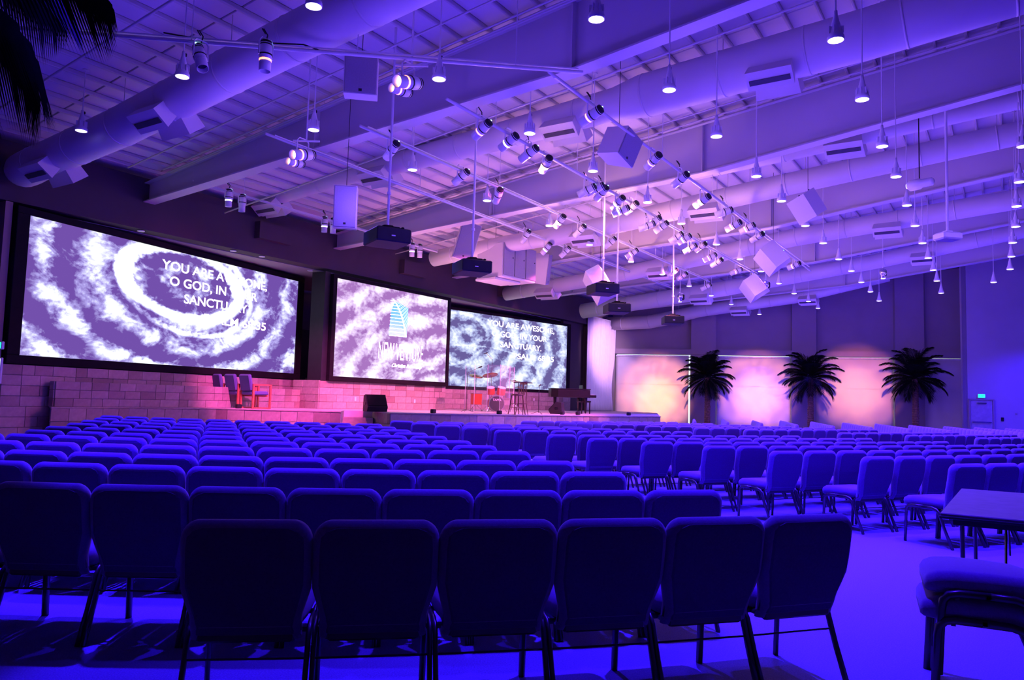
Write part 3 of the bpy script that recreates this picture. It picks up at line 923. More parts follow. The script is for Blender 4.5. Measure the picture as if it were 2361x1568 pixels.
can_body = MB().lathe([(.055, .22), (.085, .20), (.092, .05), (.090, -.03)], 14).mesh('body', M_lampw, True)
can_snoot = MB().lathe([(.084, -.065), (.084, -.21), (.080, -.21), (.080, -.07)], 14, cap=False).mesh('snoot', M_lampw, True)
can_band = MB().lathe([(.098, .04), (.098, .02)], 14).mesh('band', M_blackp)
can_cap = MB().lathe([(.05, .25), (.08, .235), (.088, .17)], 14).mesh('end_cap', M_blackp)
lens_mes = {k: MB().lathe([(.001, -.13), (.078, -.125), (.078, -.12)], 14).mesh('lens', m) for k, m in (('W', M_glowW), ('O', M_glowO), ('Y', M_glowY), ('B', M_glowB), ('D', M_lensD))}
ring_mes = {k: MB().lathe([(.080, -.03), (.088, -.036), (.088, -.058), (.080, -.066)], 14).mesh('light_slit', m) for k, m in (('W', M_glowO), ('O', M_glowO), ('Y', M_glowY), ('B', M_glowB), ('D', M_lampw))}
pilot_me = MB().box((.0, .0, .0), (.02, .02, .02)).mesh('pilot_light', M_glowC)
yoke_mb = MB(); yoke_mb.tube([(-.12, 0, 0), (-.12, 0, .22), (-.08, 0, .27), (.08, 0, .27), (.12, 0, .22), (.12, 0, 0)], .010, 5, flat=(1, 1.6))
yoke_me = yoke_mb.mesh('yoke', M_lampw)
cable_me = MB().tube([(0, 0, .24), (.05, .04, .36), (.02, .1, .46), (-.04, .05, .42), (-.02, 0, .34)], .010, 5).mesh('cable', M_dkcable)


def can(x, y, s_, lens, aim, label, big=1.0, cable=True, z=None):
    p = splane(x, y, s_) if z is None else onz(x, y, z)
    root = thing('stage_spotlight', label, 'spotlight', tuple(p), ANG, 'stage spotlights')
    d = (aim - p).normalized()
    # local -Z of the can points to aim
    Q = (-d).to_track_quat('Z', 'Y')
    hd_ = addo('body', can_body, root)
    loc = Matrix.Rotation(-ANG, 4, 'Z') @ Q.to_matrix().to_4x4()
    hd_.matrix_local = loc @ Matrix.Scale(big, 4)
    addo('lens', lens_mes[lens if lens != 'O' else 'D'], hd_); addo('snoot', can_snoot, hd_); addo('light_slit', ring_mes[lens], hd_); addo('band', can_band, hd_); addo('end_cap', can_cap, hd_)
    if lens == 'D' or cable:
        addo('pilot_light', pilot_me, hd_, (.05, .05, .24))
    yk = addo('yoke', yoke_me, root); yk.scale = (big, big, big)
    if cable: addo('cable', cable_me, root)
    return p


aimC = S(0, 1.5, 1.2); aimL = S(-7, .5, 1.5); aimR = S(7, 0, 1.5)
CANS = {
    'b2': (12.5, [(1362, 268, 'O', 0), (1505, 372, 'O', 1), (1568, 415, 'D', 1), (1618, 464, 'W', 1), (1668, 490, 'D', 0), (1690, 521, 'W', 1), (1722, 527, 'O', 1), (1745, 547, 'D', 2), (1790, 588, 'W', 2), (1830, 613, 'W', 2)]),
    'b1': (10.5, [(1110, 300, 'O', 0), (1172, 328, 'B', 0), (1218, 355, 'D', 0), (1258, 380, 'Y', 1), (1352, 440, 'D', 0), (1372, 437, 'D', 0), (1386, 446, 'D', 1), (1424, 468, 'Y', 1), (1430, 487, 'Y', 0), (1455, 480, 'Y', 1), (1490, 522, 'D', 0), (1507, 512, 'Y', 1), (1524, 524, 'D', 1), (1558, 548, 'D', 1), (1577, 552, 'Y', 1), (1590, 574, 'W', 1), (1615, 570, 'D', 2), (1636, 594, 'W', 1), (1652, 606, 'D', 2), (1697, 626, 'O', 1), (1732, 645, 'Y', 2)]),
    'b3': (8.3, [(902, 348, 'D', 0), (1062, 409, 'D', 0), (1148, 452, 'D', 1), (1290, 511, 'Y', 1), (1336, 533, 'D', 1), (1406, 560, 'D', 1), (1456, 585, 'W', 1), (1551, 629, 'D', 2), (1572, 637, 'D', 2), (1627, 662, 'D', 2)]),
    'b4': (6.25, [(1211, 546, 'D', 1), (1259, 574, 'B', 1), (1302, 582, 'D', 1)]),
    'b5': (1.85, [(527, 458, 'B', 9), (558, 470, 'D', 9), (748, 519, 'B', 9), (768, 522, 'D', 9), (950, 577, 'B', 9), (968, 580, 'D', 9), (1268, 666, 'B', 9), (1283, 664, 'D', 9)]),
}
BL = {'b2': 'on the outermost bar', 'b1': 'on the second outermost bar', 'b3': 'on the middle bar', 'b4': 'on the fourth bar', 'b5': 'on the bar nearest stage'}
LW = {'W': 'with glowing pink lens', 'O': 'with orange glow', 'Y': 'with bright yellow lens', 'B': 'with white lit lens', 'D': 'unlit'}
for b_, (s_, L_) in CANS.items():
    for k, (x, y, ln, a) in enumerate(L_):
        aim = {0: aimL, 1: aimC, 2: aimR, 9: None}[a]
        P = splane(x, y, s_)
        if aim is None: aim = P + Vector((0, .05, -1))
        can(x, y, s_, ln, aim, 'can spotlight %s, %s from the left %s' % (LW[ln], ORD[k + 1], BL[b_]) if k < 18 else 'can spotlight %s, %s can %s' % (LW[ln], ['third last', 'second last', 'last'][k - 18], BL[b_]), cable=(k % 2 == 0))
can(462, 135, 0, 'D', onz(500, 300, 5.0), 'dark capped can spotlight leaning left on the upper left pipe', 1.0, z=6.22)
can(612, 132, 0, 'O', onz(612, 132, 6.2) + Vector((0, 0, -3)), 'can spotlight with orange rim hanging straight down from the upper left pipe', 1.0, z=6.2)
# poled pairs with amber lenses
for k, (x, y, z, lb) in enumerate(((948, 188, 6.15, 'upper centre pole'), (705, 355, 5.9, 'pole below the first pendant line'))):
    p = onz(x, y, z)
    hg = thing('fixture_pole', 'thin white pole holding a pair of amber spotlights, %s' % ('upper one' if k == 0 else 'lower left one'), 'pole', tuple(p))
    MB().frustum((0, 0, .25), (0, 0, roofz(ts(p)[1]) + .118 - z), .016, n=6).build('pole', M_lampw, hg)
    MB().box((0, 0, .25), (.5, .03, .03)).build('cross_arm', M_lampw, hg)
    can(x - 8, y + 2, 0, 'W', p + Vector((-.8, -1.0, -.35)), 'glowing amber spotlight, upper of the pair on the %s' % lb, 1.15, cable=False, z=z)
    can(x - 25, y + 20, 0, 'W', p + Vector((-1.3, -1.0, -.2)), 'dimmer orange spotlight, lower of the pair on the %s' % lb, .9, cable=False, z=z)
# gobo projectors aimed at the shades
GOBO = [(1568, 684, 5.55, (1512, 905), 'first'), (1766, 656, 5.75, (1745, 900), 'second'), (2036, 628, 5.9, (1975, 890), 'third')]
gobos = []
for k, (x, y, z, tg, lb) in enumerate(GOBO):
    p = onz(x, y, z); q = onplane(tg[0], tg[1], pP, PW(0, .2))
    root = thing('gobo_projector', 'hanging pattern projector with bare lit lamp aimed at the %s shade' % lb, 'projector light', tuple(p), ANG)
    MB().frustum((0, 0, .14), (0, 0, roofz(ts(p)[1]) + .118 - z), .010, n=5).build('stem', M_lampw, root)
    MB().box((.1, 0, .14), (.45, .03, .03)).build('cross_arm', M_lampw, root)
    MB().lathe([(.03, .12), (.09, .09), (.11, .02), (.10, -.06), (.06, -.12), (.07, -.2)], 14).build('body', M_chromey, root, True)
    MB().lathe([(.001, -.21), (.065, -.208), (.065, -.2)], 12).build('lens', M_glowY, root)
    MB().lathe([(.06, .12), (.08, .09), (.08, -.06), (.05, -.1)], 12, Matrix.Translation((.27, 0, 0))).build('ballast', M_blackp, root, True)
    gobos.append((p, q))
# second white projector-like profile lamp at the right
p = onz(2120, 424, 6.3)
root = thing('profile_spotlight', 'white profile spotlight hanging sideways on a dark cable at the right', 'spotlight', tuple(p), ANG + 1.2)
MB().lathe([(.05, -.3), (.09, -.26), (.09, -.05), (.12, 0), (.12, .2), (.06, .26)], 14, Matrix.Rotation(PI / 2, 4, 'Y')).build('body', M_lampw, root, True)
MB().tube([(0, 0, .1), (0, 0, 1.5)], .012, 5).build('cable', M_dkcable, root)
MB().lathe([(.001, .27), (.055, .268)], 10, Matrix.Rotation(PI / 2, 4, 'Y'), cap=False).build('lens', M_glowB, root)

# ------------------------------------------------------------------ hanging speakers
def spk(label, x, y, z, size, face, tiltx=0.0, roll_=0.0, wedge=0.0, grille='f', s_=None):
    p = onz(x, y, z) if s_ is None else splane(x, y, s_)
    w_, d_, h_ = size
    t = thing('hanging_speaker', label, 'speaker', tuple(p))
    Mx = Matrix.Rotation(face, 4, 'Z') @ Matrix.Rotation(tiltx, 4, 'X') @ Matrix.Rotation(roll_, 4, 'Y')
    # face = direction of local -Y
    bk = w_ * (1 - wedge) / 2
    poly = [(-w_ / 2, -d_ / 2), (w_ / 2, -d_ / 2), (bk, d_ / 2), (-bk, d_ / 2)]
    b_ = MB().prism(poly, -h_ / 2, h_ / 2).build('cabinet', M_white, t); b_.matrix_local = Mx
    g = MB().bbox((0, -d_ / 2 - .012, 0), (w_ * .94, .024, h_ * .96), .006).build('grille', M_grille, b_)
    MB().box((0, -d_ / 2 - .026, -h_ * .40), (.05, .006, .04)).build('badge', M_blackp, b_)
    for sx in (-1, 1):
        MB().frustum((sx * w_ * .3, d_ * .2, h_ / 2), (sx * w_ * .3, d_ * .2, h_ / 2 + .02), .02, n=8).build('eyelet', M_blackp, b_)
    rr = roofz(ts(p)[1]) + .118 - p.z
    MB().frustum((0, 0, h_ / 2 - .03), (0, 0, rr), .006, n=5).build('hanger_wire', M_dkcable, t)
    return t


spk('square grey-fronted speaker hanging at the upper left', 833, 181, 6.4, (.52, .4, .58), math.radians(9), math.radians(8))
spk('tall narrow grey-fronted speaker hanging below left duct', 797, 479, 5.2, (.46, .4, .85), math.radians(9), math.radians(7))
spk('diamond-tilted grey-fronted speaker hanging right of the upper bars', 1427, 338, 6.4, (.60, .55, .58), math.radians(48), math.radians(14), math.radians(16), .25)
spk('white speaker seen from behind hanging at the right', 1863, 474, 6.3, (.62, .50, .62), math.radians(200), math.radians(10), math.radians(32), .35)
spk('white tilted speaker hanging above the third projector', 1383, 655, 5.1, (.75, .6, 1.0), math.radians(170), math.radians(15), math.radians(30), .4)
spk('white speaker hanging behind the right spotlights', 1783, 592, 5.9, (.80, .6, .75), math.radians(170), math.radians(10), math.radians(38), .4)
spk('white speaker lit pink, hanging left of the yellow pattern projector', 1740, 662, 5.6, (.8, .6, .7), math.radians(165), math.radians(10), math.radians(35), .4)
spk('tall speaker with grey front tilted at the left of the speaker cluster', 1072, 556, 5.0, (.62, .6, 1.15), math.radians(18), math.radians(12), math.radians(12), .35, s_=4.6)
# centre cluster of subwoofer cabinets
s_c = 4.2
pA = splane(1168, 610, s_c)
cl = thing('speaker_cluster', 'large white speaker cluster with three grey front panels', 'speaker', tuple(pA))
Mx = Matrix.Rotation(math.radians(50), 4, 'Z')
cab = MB().bbox((0, 0, 0), (1.75, 1.15, 1.15), .02).build('cabinet', M_white, cl); cab.matrix_local = Mx
for k in range(3):
    q = MB().bbox((-.58 + .58 * k, -.60, .02), (.54, .03, 1.06), .01).build('grille', M_grille, cab)
    MB().frustum((-.58 + .58 * k + .18, -.615, .1), (-.58 + .58 * k + .18, -.63, .1), .02, n=8).build('latch', M_blackp, q)
MB().bbox((-.3, .1, -.62), (1.3, .9, .08), .01).build('bottom_tray', M_white, cab)
for x in (-.6, .6):
    MB().frustum((x, 0, .5), (x, 0, 2.0), .008, n=5).build('hanger_rod', M_dkcable, cab)
spk('wedge speaker at the right end of the speaker cluster', 1250, 620, 5.0, (.5, .5, 1.1), math.radians(75), math.radians(8), math.radians(-10), .4, s_=4.4)

# ------------------------------------------------------------------ projectors on poles
PR = [(893, 545), (1088, 615), (1390, 665), (1422, 710), (1551, 737)]
for k, (x, y) in enumerate(PR):
    p = splane(x, y, 9.3 if k != 2 else 9.9)
    t = thing('projector', 'black ceiling projector on a long white pole, %s from the left' % ORD[k + 1], 'projector', tuple(p), math.radians(30 - 8 * k), 'black projectors on poles')
    MB().bbox((0, 0, -.03), (.64, .72, .25), .02).build('body', M_blackp, t)
    MB().bbox((0, 0, .12), (.34, .42, .06), .015).build('mount_plate', M_black, t)
    MB().bbox((0, 0, .165), (.16, .18, .05), .01).build('pole_clamp', M_black, t)
    for e in (-1, 1):
        MB().bbox((e * .17, -.02, .115), (.05, .60, .03), .01).build('mount_rail', M_black, t)
    v = MB().box((.324, 0, -.03), (.008, .56, .18)).build('side_vent', M_grille if k == 0 else M_blackp, t)
    g = MB()
    for q in range(5): g.box((.33, -.2 + .1 * q, -.03), (.006, .03, .15))
    g.build('vent_slot', M_blackg, v)
    MB().box((-.02, -.363, -.05), (.07, .006, .02)).build('badge', M_signw, t)
    MB().frustum((.0, .36, -.03), (0, .43, -.03), .07, .075, 14).build('lens_barrel', M_blackg, t)
    zr = roofz(ts(p)[1]) + .118 - p.z
    MB().frustum((0, 0, .18), (0, 0, zr), .024, n=8).build('pole', M_lampw, t)
    MB().frustum((0, 0, .75), (0, 0, .80), .04, n=8).build('coupling', M_lampw, t)
p = onz(2185, 546, 5.0)
t = thing('projector', 'small white projector on a long white pole at the right', 'projector', tuple(p), math.radians(10))
MB().bbox((0, 0, 0), (.44, .36, .15), .03).build('body', M_lampw, t)
MB().bbox((0, 0, .10), (.14, .14, .05), .01).build('mount_plate', M_lampw, t)
MB().bbox((.24, 0, 0), (.07, .12, .10), .01).build('lens_barrel', M_blackp, t)
MB().frustum((0, 0, .12), (0, 0, roofz(ts(p)[1]) + .118 - p.z), .026, n=8).build('pole', M_lampw, t)

# ------------------------------------------------------------------ curtain
cu = thing('stage_curtain', 'tall white gathered curtain hanging between the right screen and the palm wall', 'curtain', tuple(S(15.4, .12)), ANG)
mb = MB(); nx, nz = 90, 10
for iz in range(nz + 1):
    z = ZST + .02 + (5.85 - ZST) * iz / nz
    f = iz / nz
    wl = 3.15 + (.25 * f)
    pinch = 1 - .10 * math.exp(-((f - .28) / .22) ** 2)
    for ix in range(nx + 1):
        a = ix / nx
        x = a * wl * pinch
        mb.v.append((x, .07 * math.sin(a * 92 + .6 * math.sin(a * 17)) + .03 * math.sin(a * 31 + f * 2), z))
for iz in range(nz):
    for ix in range(nx):
        i = iz * (nx + 1) + ix
        mb.f.append((i, i + 1, i + nx + 2, i + nx + 1))
fb = mb.build('drape', M_curt, cu, True); sd = fb.modifiers.new('s', 'SOLIDIFY'); sd.thickness = .005
MB().frustum((-.1, 0, 5.9), (3.6, 0, 5.9), .03, n=8).build('rail', M_lampw, cu)

# ------------------------------------------------------------------ palms
def palm(label, base, h, cr, nfr, seed, parts=True, crown_s=1.0, pot=True, nleaf=34, lw=1.0, droop=.22):
    rnd = random.Random(seed)
    t = thing('palm_tree', label, 'palm', tuple(base), rnd.uniform(0, 6), None)
    tr = MB(); rings = []
    nseg = 22
    for i in range(nseg):
        for j, q in ((0, 1.14), (1, .92)):
            z = .45 + (h - .45) * (i + j * .85) / nseg
            r = (.155 - .035 * (i / nseg)) * q * (1 + rnd.uniform(-.06, .06))
            rings.append([(r * math.cos(2 * PI * k / 10 + i), r * math.sin(2 * PI * k / 10 + i), z) for k in range(10)])
    # keep ring phase constant to avoid twisting
    rings = [[(math.hypot(p[0], p[1]) * math.cos(2 * PI * k / 10), math.hypot(p[0], p[1]) * math.sin(2 * PI * k / 10), p[2]) for k, p in enumerate(r)] for r in rings]
    tr.loft(rings); tr.build('trunk', M_trunk, t)
    stb = MB()
    for i in range(70):
        a = rnd.uniform(0, 2 * PI); z = rnd.uniform(.6, h - .1); r = .12
        c = Vector((r * math.cos(a), r * math.sin(a), z)); d = Vector((math.cos(a), math.sin(a), .9)).normalized()
        stb.frustum(c, c + d * .07, .022, .006, 4)
    stb.build('leaf_stubs', M_trunk, t)['kind'] = 'stuff'
    if pot:
        MB().lathe([(.001, .0), (.30, .0), (.36, .45), (.33, .47), (.30, .42), (.001, .42)], 20).build('planter', M_pot, t, True)
    for k in range(nfr):
        az = 2 * PI * (k * .618034) + rnd.uniform(-.15, .15)
        f = k / nfr
        el = math.radians(86 - 125 * f ** 1.05 + rnd.uniform(-8, 8))   # upright in the centre, drooping outside
        ln = cr * (1.0 + .10 * (1 - f) - .12 * f) * rnd.uniform(.85, 1.1) * crown_s
        pts = []; p = Vector((0, 0, h - .03)); e = el
        m = 9
        for i in range(m + 1):
            pts.append(p.copy())
            d = Vector((math.cos(az) * math.cos(e), math.sin(az) * math.cos(e), math.sin(e)))
            p = p + d * (ln / m)
            e -= math.radians(2.5 + (5 + 4 * (1 - f)) * i / m * 2) if e > -1.3 else 0
        fr = MB(); fr.tube(pts, [.018 * (1 - .85 * i / m) + .003 for i in range(m + 1)], 5)
        side = Vector((-math.sin(az), math.cos(az), 0))
        for i in range(nleaf):
            q = .14 + .86 * i / (nleaf - 1)
            fi = q * m; i0 = min(int(fi), m - 1); c = pts[i0].lerp(pts[i0 + 1], fi - i0)
            d = (pts[i0 + 1] - pts[i0]).normalized()
            upn = side.cross(d).normalized()
            if upn.z < 0: upn = -upn
            ll = cr * (.34 * math.sin(PI * min(1, q * .92 + .08)) + .10)
            for sg in (-1, 1):
                dr = (d * .95 + side * sg * .75 + upn * .12 + Vector((0, 0, -.28))).normalized()
                tip = c + dr * ll + Vector((0, 0, -ll * droop)); mid = c + dr * ll * .5
                wv = (d * .020 * cr + Vector((0, 0, .005))) * lw
                fr.add([c - wv * .6, c + wv * .6, mid + wv, mid - wv, tip], [(0, 1, 2, 3), (3, 2, 4)])
        fr.build('frond', M_frond, t)
    return t


pbase = [PW(4.80, 1.55), PW(9.95, 1.55), PW(15.05, 1.55)]
for k, px in enumerate((1631, 1869, 2111)):
    b_ = onplane(px, 940, pP, PW(0, 2.1)); b_.z = 0; pbase[k] = b_
palm('potted palm nearest the stage, in front of the first pilaster', pbase[0], 2.85, 1.55, 36, 1, lw=.6)
palm('potted palm, middle of the three along the far wall', pbase[1], 2.92, 1.6, 36, 2, lw=.6)
palm('potted palm nearest the exit wall, right of the three', pbase[2], 3.00, 1.62, 36, 3, lw=.6)
palm('tall palm at the upper left corner, only its hanging fronds in view', Vector((-4.45, 4.7, 0)), 4.45, 1.5, 34, 9, crown_s=1.1, nleaf=60, lw=.5, droop=.8)

# ------------------------------------------------------------------ chairs
def rrect(w_, d_, r, z, yc, n=3, fn=None):
    """rounded rectangle ring in xy at height z"""
    pts = []
    for cx, cy, a0 in ((w_ - r, d_ - r, 0), (-(w_ - r), d_ - r, 90), (-(w_ - r), -(d_ - r), 180), (w_ - r, -(d_ - r), 270)):
        for i in range(n):
            a = math.radians(a0 + 90 * i / (n - 1))
            pts.append((cx + r * math.cos(a), yc + cy + r * math.sin(a), z))
    return pts


def back_curve(z):
    """y of the backrest centre plane against height"""
    f = (z - .36) / .51
    return -.015 - .115 * f - .018 * math.sin(f * PI)


def make_chair_meshes(lod):
    n = 3 if lod == 0 else 2
    zl = (.36, .38, .42, .47, .52, .58, .64, .70, .75, .785, .808, .826, .842, .854, .863, .868, .870) if lod == 0 else (.36, .43, .52, .62, .72, .785, .82, .845, .862, .870)
    mb = MB(); rings = []
    for z in zl:
        f = (z - .36) / .51
        f2 = min(1, max(0, (z - .44) / .16)); base = .226 + .037 * f2 * f2 * (3 - 2 * f2)
        top = .8705 - z
        if top < .085: w_ = base - .085 + math.sqrt(max(0, .085 ** 2 - (.085 - top) ** 2))
        else: w_ = base
        th = .045
        if top < .062: th = .045 * math.sqrt(max(.0001, 1 - ((.062 - top) / .062) ** 2))
        if z < .40: th = .030
        rg = rrect(max(w_, .02), max(th, .005), max(min(th * .97, .043), .004), z, back_curve(z), n + 1)
        rings.append([(x, y, zz - .010 * f ** 6 * (1 - min(1, (x / .2) ** 2))) for x, y, zz in rg])
    mb.loft(rings); back = mb.mesh('backrest', M_fab, True)
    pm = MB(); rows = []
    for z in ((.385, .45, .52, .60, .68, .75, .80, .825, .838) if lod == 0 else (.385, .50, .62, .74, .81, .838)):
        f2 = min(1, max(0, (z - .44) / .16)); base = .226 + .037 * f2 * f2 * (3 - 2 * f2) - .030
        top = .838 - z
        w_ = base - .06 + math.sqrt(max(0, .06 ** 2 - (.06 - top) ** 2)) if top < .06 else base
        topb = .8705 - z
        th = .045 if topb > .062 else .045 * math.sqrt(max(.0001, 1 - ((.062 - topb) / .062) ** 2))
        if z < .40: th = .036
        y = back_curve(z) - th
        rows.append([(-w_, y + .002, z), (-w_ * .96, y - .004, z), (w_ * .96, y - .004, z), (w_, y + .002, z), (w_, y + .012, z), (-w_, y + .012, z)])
    pm.loft(rows); panel = pm.mesh('back_panel', M_fab_shaded)
    mb = MB(); rings = []
    for i, (y, w_, zz, th) in enumerate(((.00, .205, .425, .040), (.06, .222, .43, .052), (.20, .236, .432, .056), (.34, .240, .432, .056), (.42, .236, .428, .052), (.462, .218, .420, .040), (.478, .195, .412, .022))):
        ring = []
        for (px, py, pz) in rrect(w_, th, min(th * .9, .045), 0, 0, n):
            ring.append((px, y, zz + py + (.006 if py > 0 else 0)))
        rings.append(ring)
    mb.loft([r[::-1] for r in rings]); seat = mb.mesh('seat', M_fab, True)
    legs = []
    if lod == 0:
        for sx in (-1, 1):
            x = sx * .248
            legs.append((MB().tube([(x, .20, .392), (x, .33, .392), (x, .375, .382), (x, .40, .355), (x, .408, .31), (x, .425, .0)], .0165, 6, flat=(.75, 1.2)).mesh('leg', M_metal, True)))
            legs.append((MB().tube([(x, .22, .392), (x, .10, .390), (x, .05, .375), (x, .02, .345), (x, -.035, .20), (x, -.125, .0)], .0165, 6, flat=(.75, 1.2)).mesh('leg', M_metal, True)))
        fr = MB()
        fr.bbox((0, -.035, .375), (.40, .035, .055), .01)
        fr.box((0, .34, .372), (.49, .02, .02)); fr.box((0, .06, .372), (.49, .02, .02))
        for sx in (-1, 1):
            fr.box((sx * .19, .17, .370), (.02, .42, .02))
            fr.tube([(sx * .212, .02, .375), (sx * .216, -.035, .40), (sx * .214, -.07, .50)], .012, 5)
        frame = fr.mesh('seat_frame', M_metal)
        rk = MB().tube([(-.248, -.01, .27), (.248, -.01, .27)], .005, 5)
        pass
        rack = rk.mesh('book_rack', M_metal)
        hk = MB().tube([(.258, .16, .392), (.258, .16, .350), (.258, .175, .340), (.258, .195, .350), (.258, .195, .392)], .004, 4).mesh('ganging_hook', M_metal)
        return dict(panel=panel, backrest=back, seat=seat, legs=legs, frame=frame, rack=rack, hook=hk)
    lg = MB()
    for sx in (-1, 1):
        x = sx * .242
        lg.tube([(x, .1, .385), (x, .39, .37), (x, .42, .0)], .015, 4)
        lg.tube([(x, .2, .385), (x, .05, .37), (x, -.125, 0)], .015, 4)
    lg.box((0, -.03, .375), (.42, .03, .04))
    return dict(panel=panel, backrest=back, seat=seat, base=lg.mesh('base', M_metal))


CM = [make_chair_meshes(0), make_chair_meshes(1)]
PROTO = []
for lod in (0, 1):
    root = D.objects.new('stacking_chair', None)
    m_ = CM[lod]
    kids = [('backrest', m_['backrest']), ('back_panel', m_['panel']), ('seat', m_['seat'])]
    if lod == 0:
        kids += [('leg', q) for q in m_['legs']] + [('seat_frame', m_['frame']), ('book_rack', m_['rack']), ('ganging_hook', m_['hook'])]
    else:
        kids += [('base', m_['base'])]
    PROTO.append(kids)


def chair(p, facing, lod, label, group, z=0.0):
    r = thing('padded_chair', label, 'chair', (p.x, p.y, z), facing - PI / 2, group)
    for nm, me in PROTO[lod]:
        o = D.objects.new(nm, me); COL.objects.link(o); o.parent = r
    return r


TOPY = .125   # top of back is this far behind the chair origin


def arc(P, Q, R_, extra0=0, extra1=0, pitch=.54):
    """chair centres + facing along an arc from P to Q (left to right), bulging away from the stage"""
    L_ = (Q - P).length
    n = max(1, round(L_ / pitch)); step = L_ / n
    d = (Q - P).normalized(); base = math.atan2(d.y, d.x)
    out = []
    for i in range(-extra0, n + extra1):
        x = (i + .5) * step - L_ / 2
        sag = (x * x - (L_ / 2) ** 2) / (2 * R_)       # <=0 in the middle: toward camera
        c = (P + Q) / 2 + d * x + Vector((-d.y, d.x, 0)) * sag
        a = base + x / R_
        out.append((c, a + PI / 2))
    return out


def g87(x, y): 
    p = onz(x, y, .87); p.z = 0
    return p


NCH = 0
extra_chairs = []


def place_row(P, Q, R_, lod, lab, group, e0=0, e1=0, pitch=.54, fmt=None):
    global NCH
    row = arc(P, Q, R_, e0, e1, pitch)
    vis = []
    for c, a in row:
        o = c + Vector((math.cos(a), math.sin(a), 0)) * TOPY
        x, y, d = proj(Vector((c.x, c.y, .87)))
        if -260 < x < W + 260 and d > .5: vis.append((o, a))
    n = len(vis)
    for i, (o, a) in enumerate(vis):
        if NCH >= 292:
            extra_chairs.append((o, a)); continue
        chair(o, a, lod, fmt(i, n), group); NCH += 1


A_ROWS = [  # (left px, right px, extra chairs to the left)
    ((418, 1195), (1960, 1182), 0), ((212, 1114), (1663, 1128), 2), ((76, 1063), (1445, 1087), 1), ((157.6, 1040), (1325, 1062), 2), ((59, 1016), (1227, 1040), 2), ((118.6, 1002), (1150, 1027), 2),
    ((56, 989), (1092, 1016), 0), ((103, 981), (1035, 1005.5), 0), ((153, 974), (990, 998), 0), ((186, 967.5), (952, 991), 0), ((215, 962.5), (917.6, 984), 0), ((229.6, 957), (886, 977.5), 0)]
for r, (a, b_, ex) in enumerate(A_ROWS):
    fmt = lambda i, n, r=r: 'blue padded chair, %s from the left in the %s row of the left block' % (ORD[i + 1], 'nearest' if r == 0 else ORD[r + 1])
    place_row(g87(*a), g87(*b_), 13.0, 0 if r < 5 else 1, '', 'chairs of the left block, row %d' % (r + 1), ex, 0, .54, fmt)
B_ROWS = [((2190, 1069), (2358, 1067), 3), ((1984, 1052), (2319, 1047), 4), ((1772, 1039), (2330, 1034), 3), ((1619, 1027), (2343, 1024), 2), ((1479, 1017.5), (2186, 1017), 0), ((1354, 1009), (2011, 1009.7), 0),
          ((1259, 1001), (1846, 1004), 0), ((1138, 990.5), (1598, 994.5), 0), ((1065, 983.5), (1464, 988.5), 0), ((1001.5, 979), (1346, 984), 0), ((945.6, 974), (1240, 979), 0), ((898, 969), (1131, 975), 0)]
for r, (a, b_, ex) in enumerate(B_ROWS):
    P, Q = g87(*a), g87(*b_)
    if r == 0: Q = P + (Q - P).normalized() * 1.08
    fmt = lambda i, n, r=r: 'blue padded chair, %s from the aisle in the %s row of the middle block' % (ORD[i + 1], 'nearest' if r == 0 else ORD[r + 1])
    place_row(P, Q, 45.0, 0 if r < 5 else 1, '', 'chairs of the middle block, row %d' % (r + 1), 0, ex, .54, fmt)
C_ST = [(2249, 1013.5), (2088, 1007.5), (1932, 1001.8), (1715, 994), (1600, 990), (1487, 986), (1387, 981.5), (1290, 977.5), (1201, 974)]
dC = Vector((math.cos(math.radians(36.5)), math.sin(math.radians(36.5)), 0))
for r, a in enumerate(C_ST):
    P = g87(*a) * 1.09
    fmt = lambda i, n, r=r: 'small blue chair, %s from the left in the %s row of the far middle block' % (ORD[i + 1], 'nearest' if r == 0 else ORD[r + 1])
    place_row(P, P + dC * (.54 * 11), 60.0, 1, '', 'chairs of the far middle block, row %d' % (r + 1), 0, 0, .54, fmt)
# far right block: seen from the front, too many to take singly
for k in range(17):
    P = Vector((6.1 + .98 * k, 25.8 - .42 * k, 0))
    if k > 8: P = Vector((6.1 + .98 * k, 25.8 - .42 * 8 - .1 * (k - 8), 0))
    hd_ = math.radians(13 + .8 * k); d = Vector((math.sin(hd_), math.cos(hd_), 0))
    n = 7 if k == 0 else (10 if k < 3 else 13)
    for i in range(n):
        c = P + d * (.54 * i)
        if (c - PW(0, 0)).dot(pP) < 2.6: break
        if c.x > 17.0 and (c - PW(0, EO)).dot(pP) < .8: break
        extra_chairs.append((c, PI / 2 - (hd_ - PI / 2) + .02))
st_mb = MB()
vv, ff = [], []
for nm in ('backrest', 'seat', 'base'):
    me = CM[1][nm]; o_ = len(vv)
    vv += [v.co.copy() for v in me.vertices]; ff += [tuple(i + o_ for i in p.vertices) for p in me.polygons]
for c, a in extra_chairs:
    st_mb.add(vv, ff, Matrix.Translation((c.x, c.y, 0)) @ Matrix.Rotation(a - PI / 2, 4, 'Z'))
o = st_mb.build('distant_chairs', M_fab, None, True)
tag(o, 'far right block of blue chairs before the palm wall', 'chairs', None, 'stuff')

# stacked pair at the right edge
sp = onz(2332, 1330, .60) + Vector((.115, .06, 0)); sp.z = 0
fa = math.radians(155)
chair(sp, fa, 0, 'lower chair of the stacked pair at the right edge', 'stacked pair at the right edge')
chair(sp + Vector((.02, .0, 0)), fa, 0, 'upper chair of the stacked pair at the right edge', 'stacked pair at the right edge', z=.125)

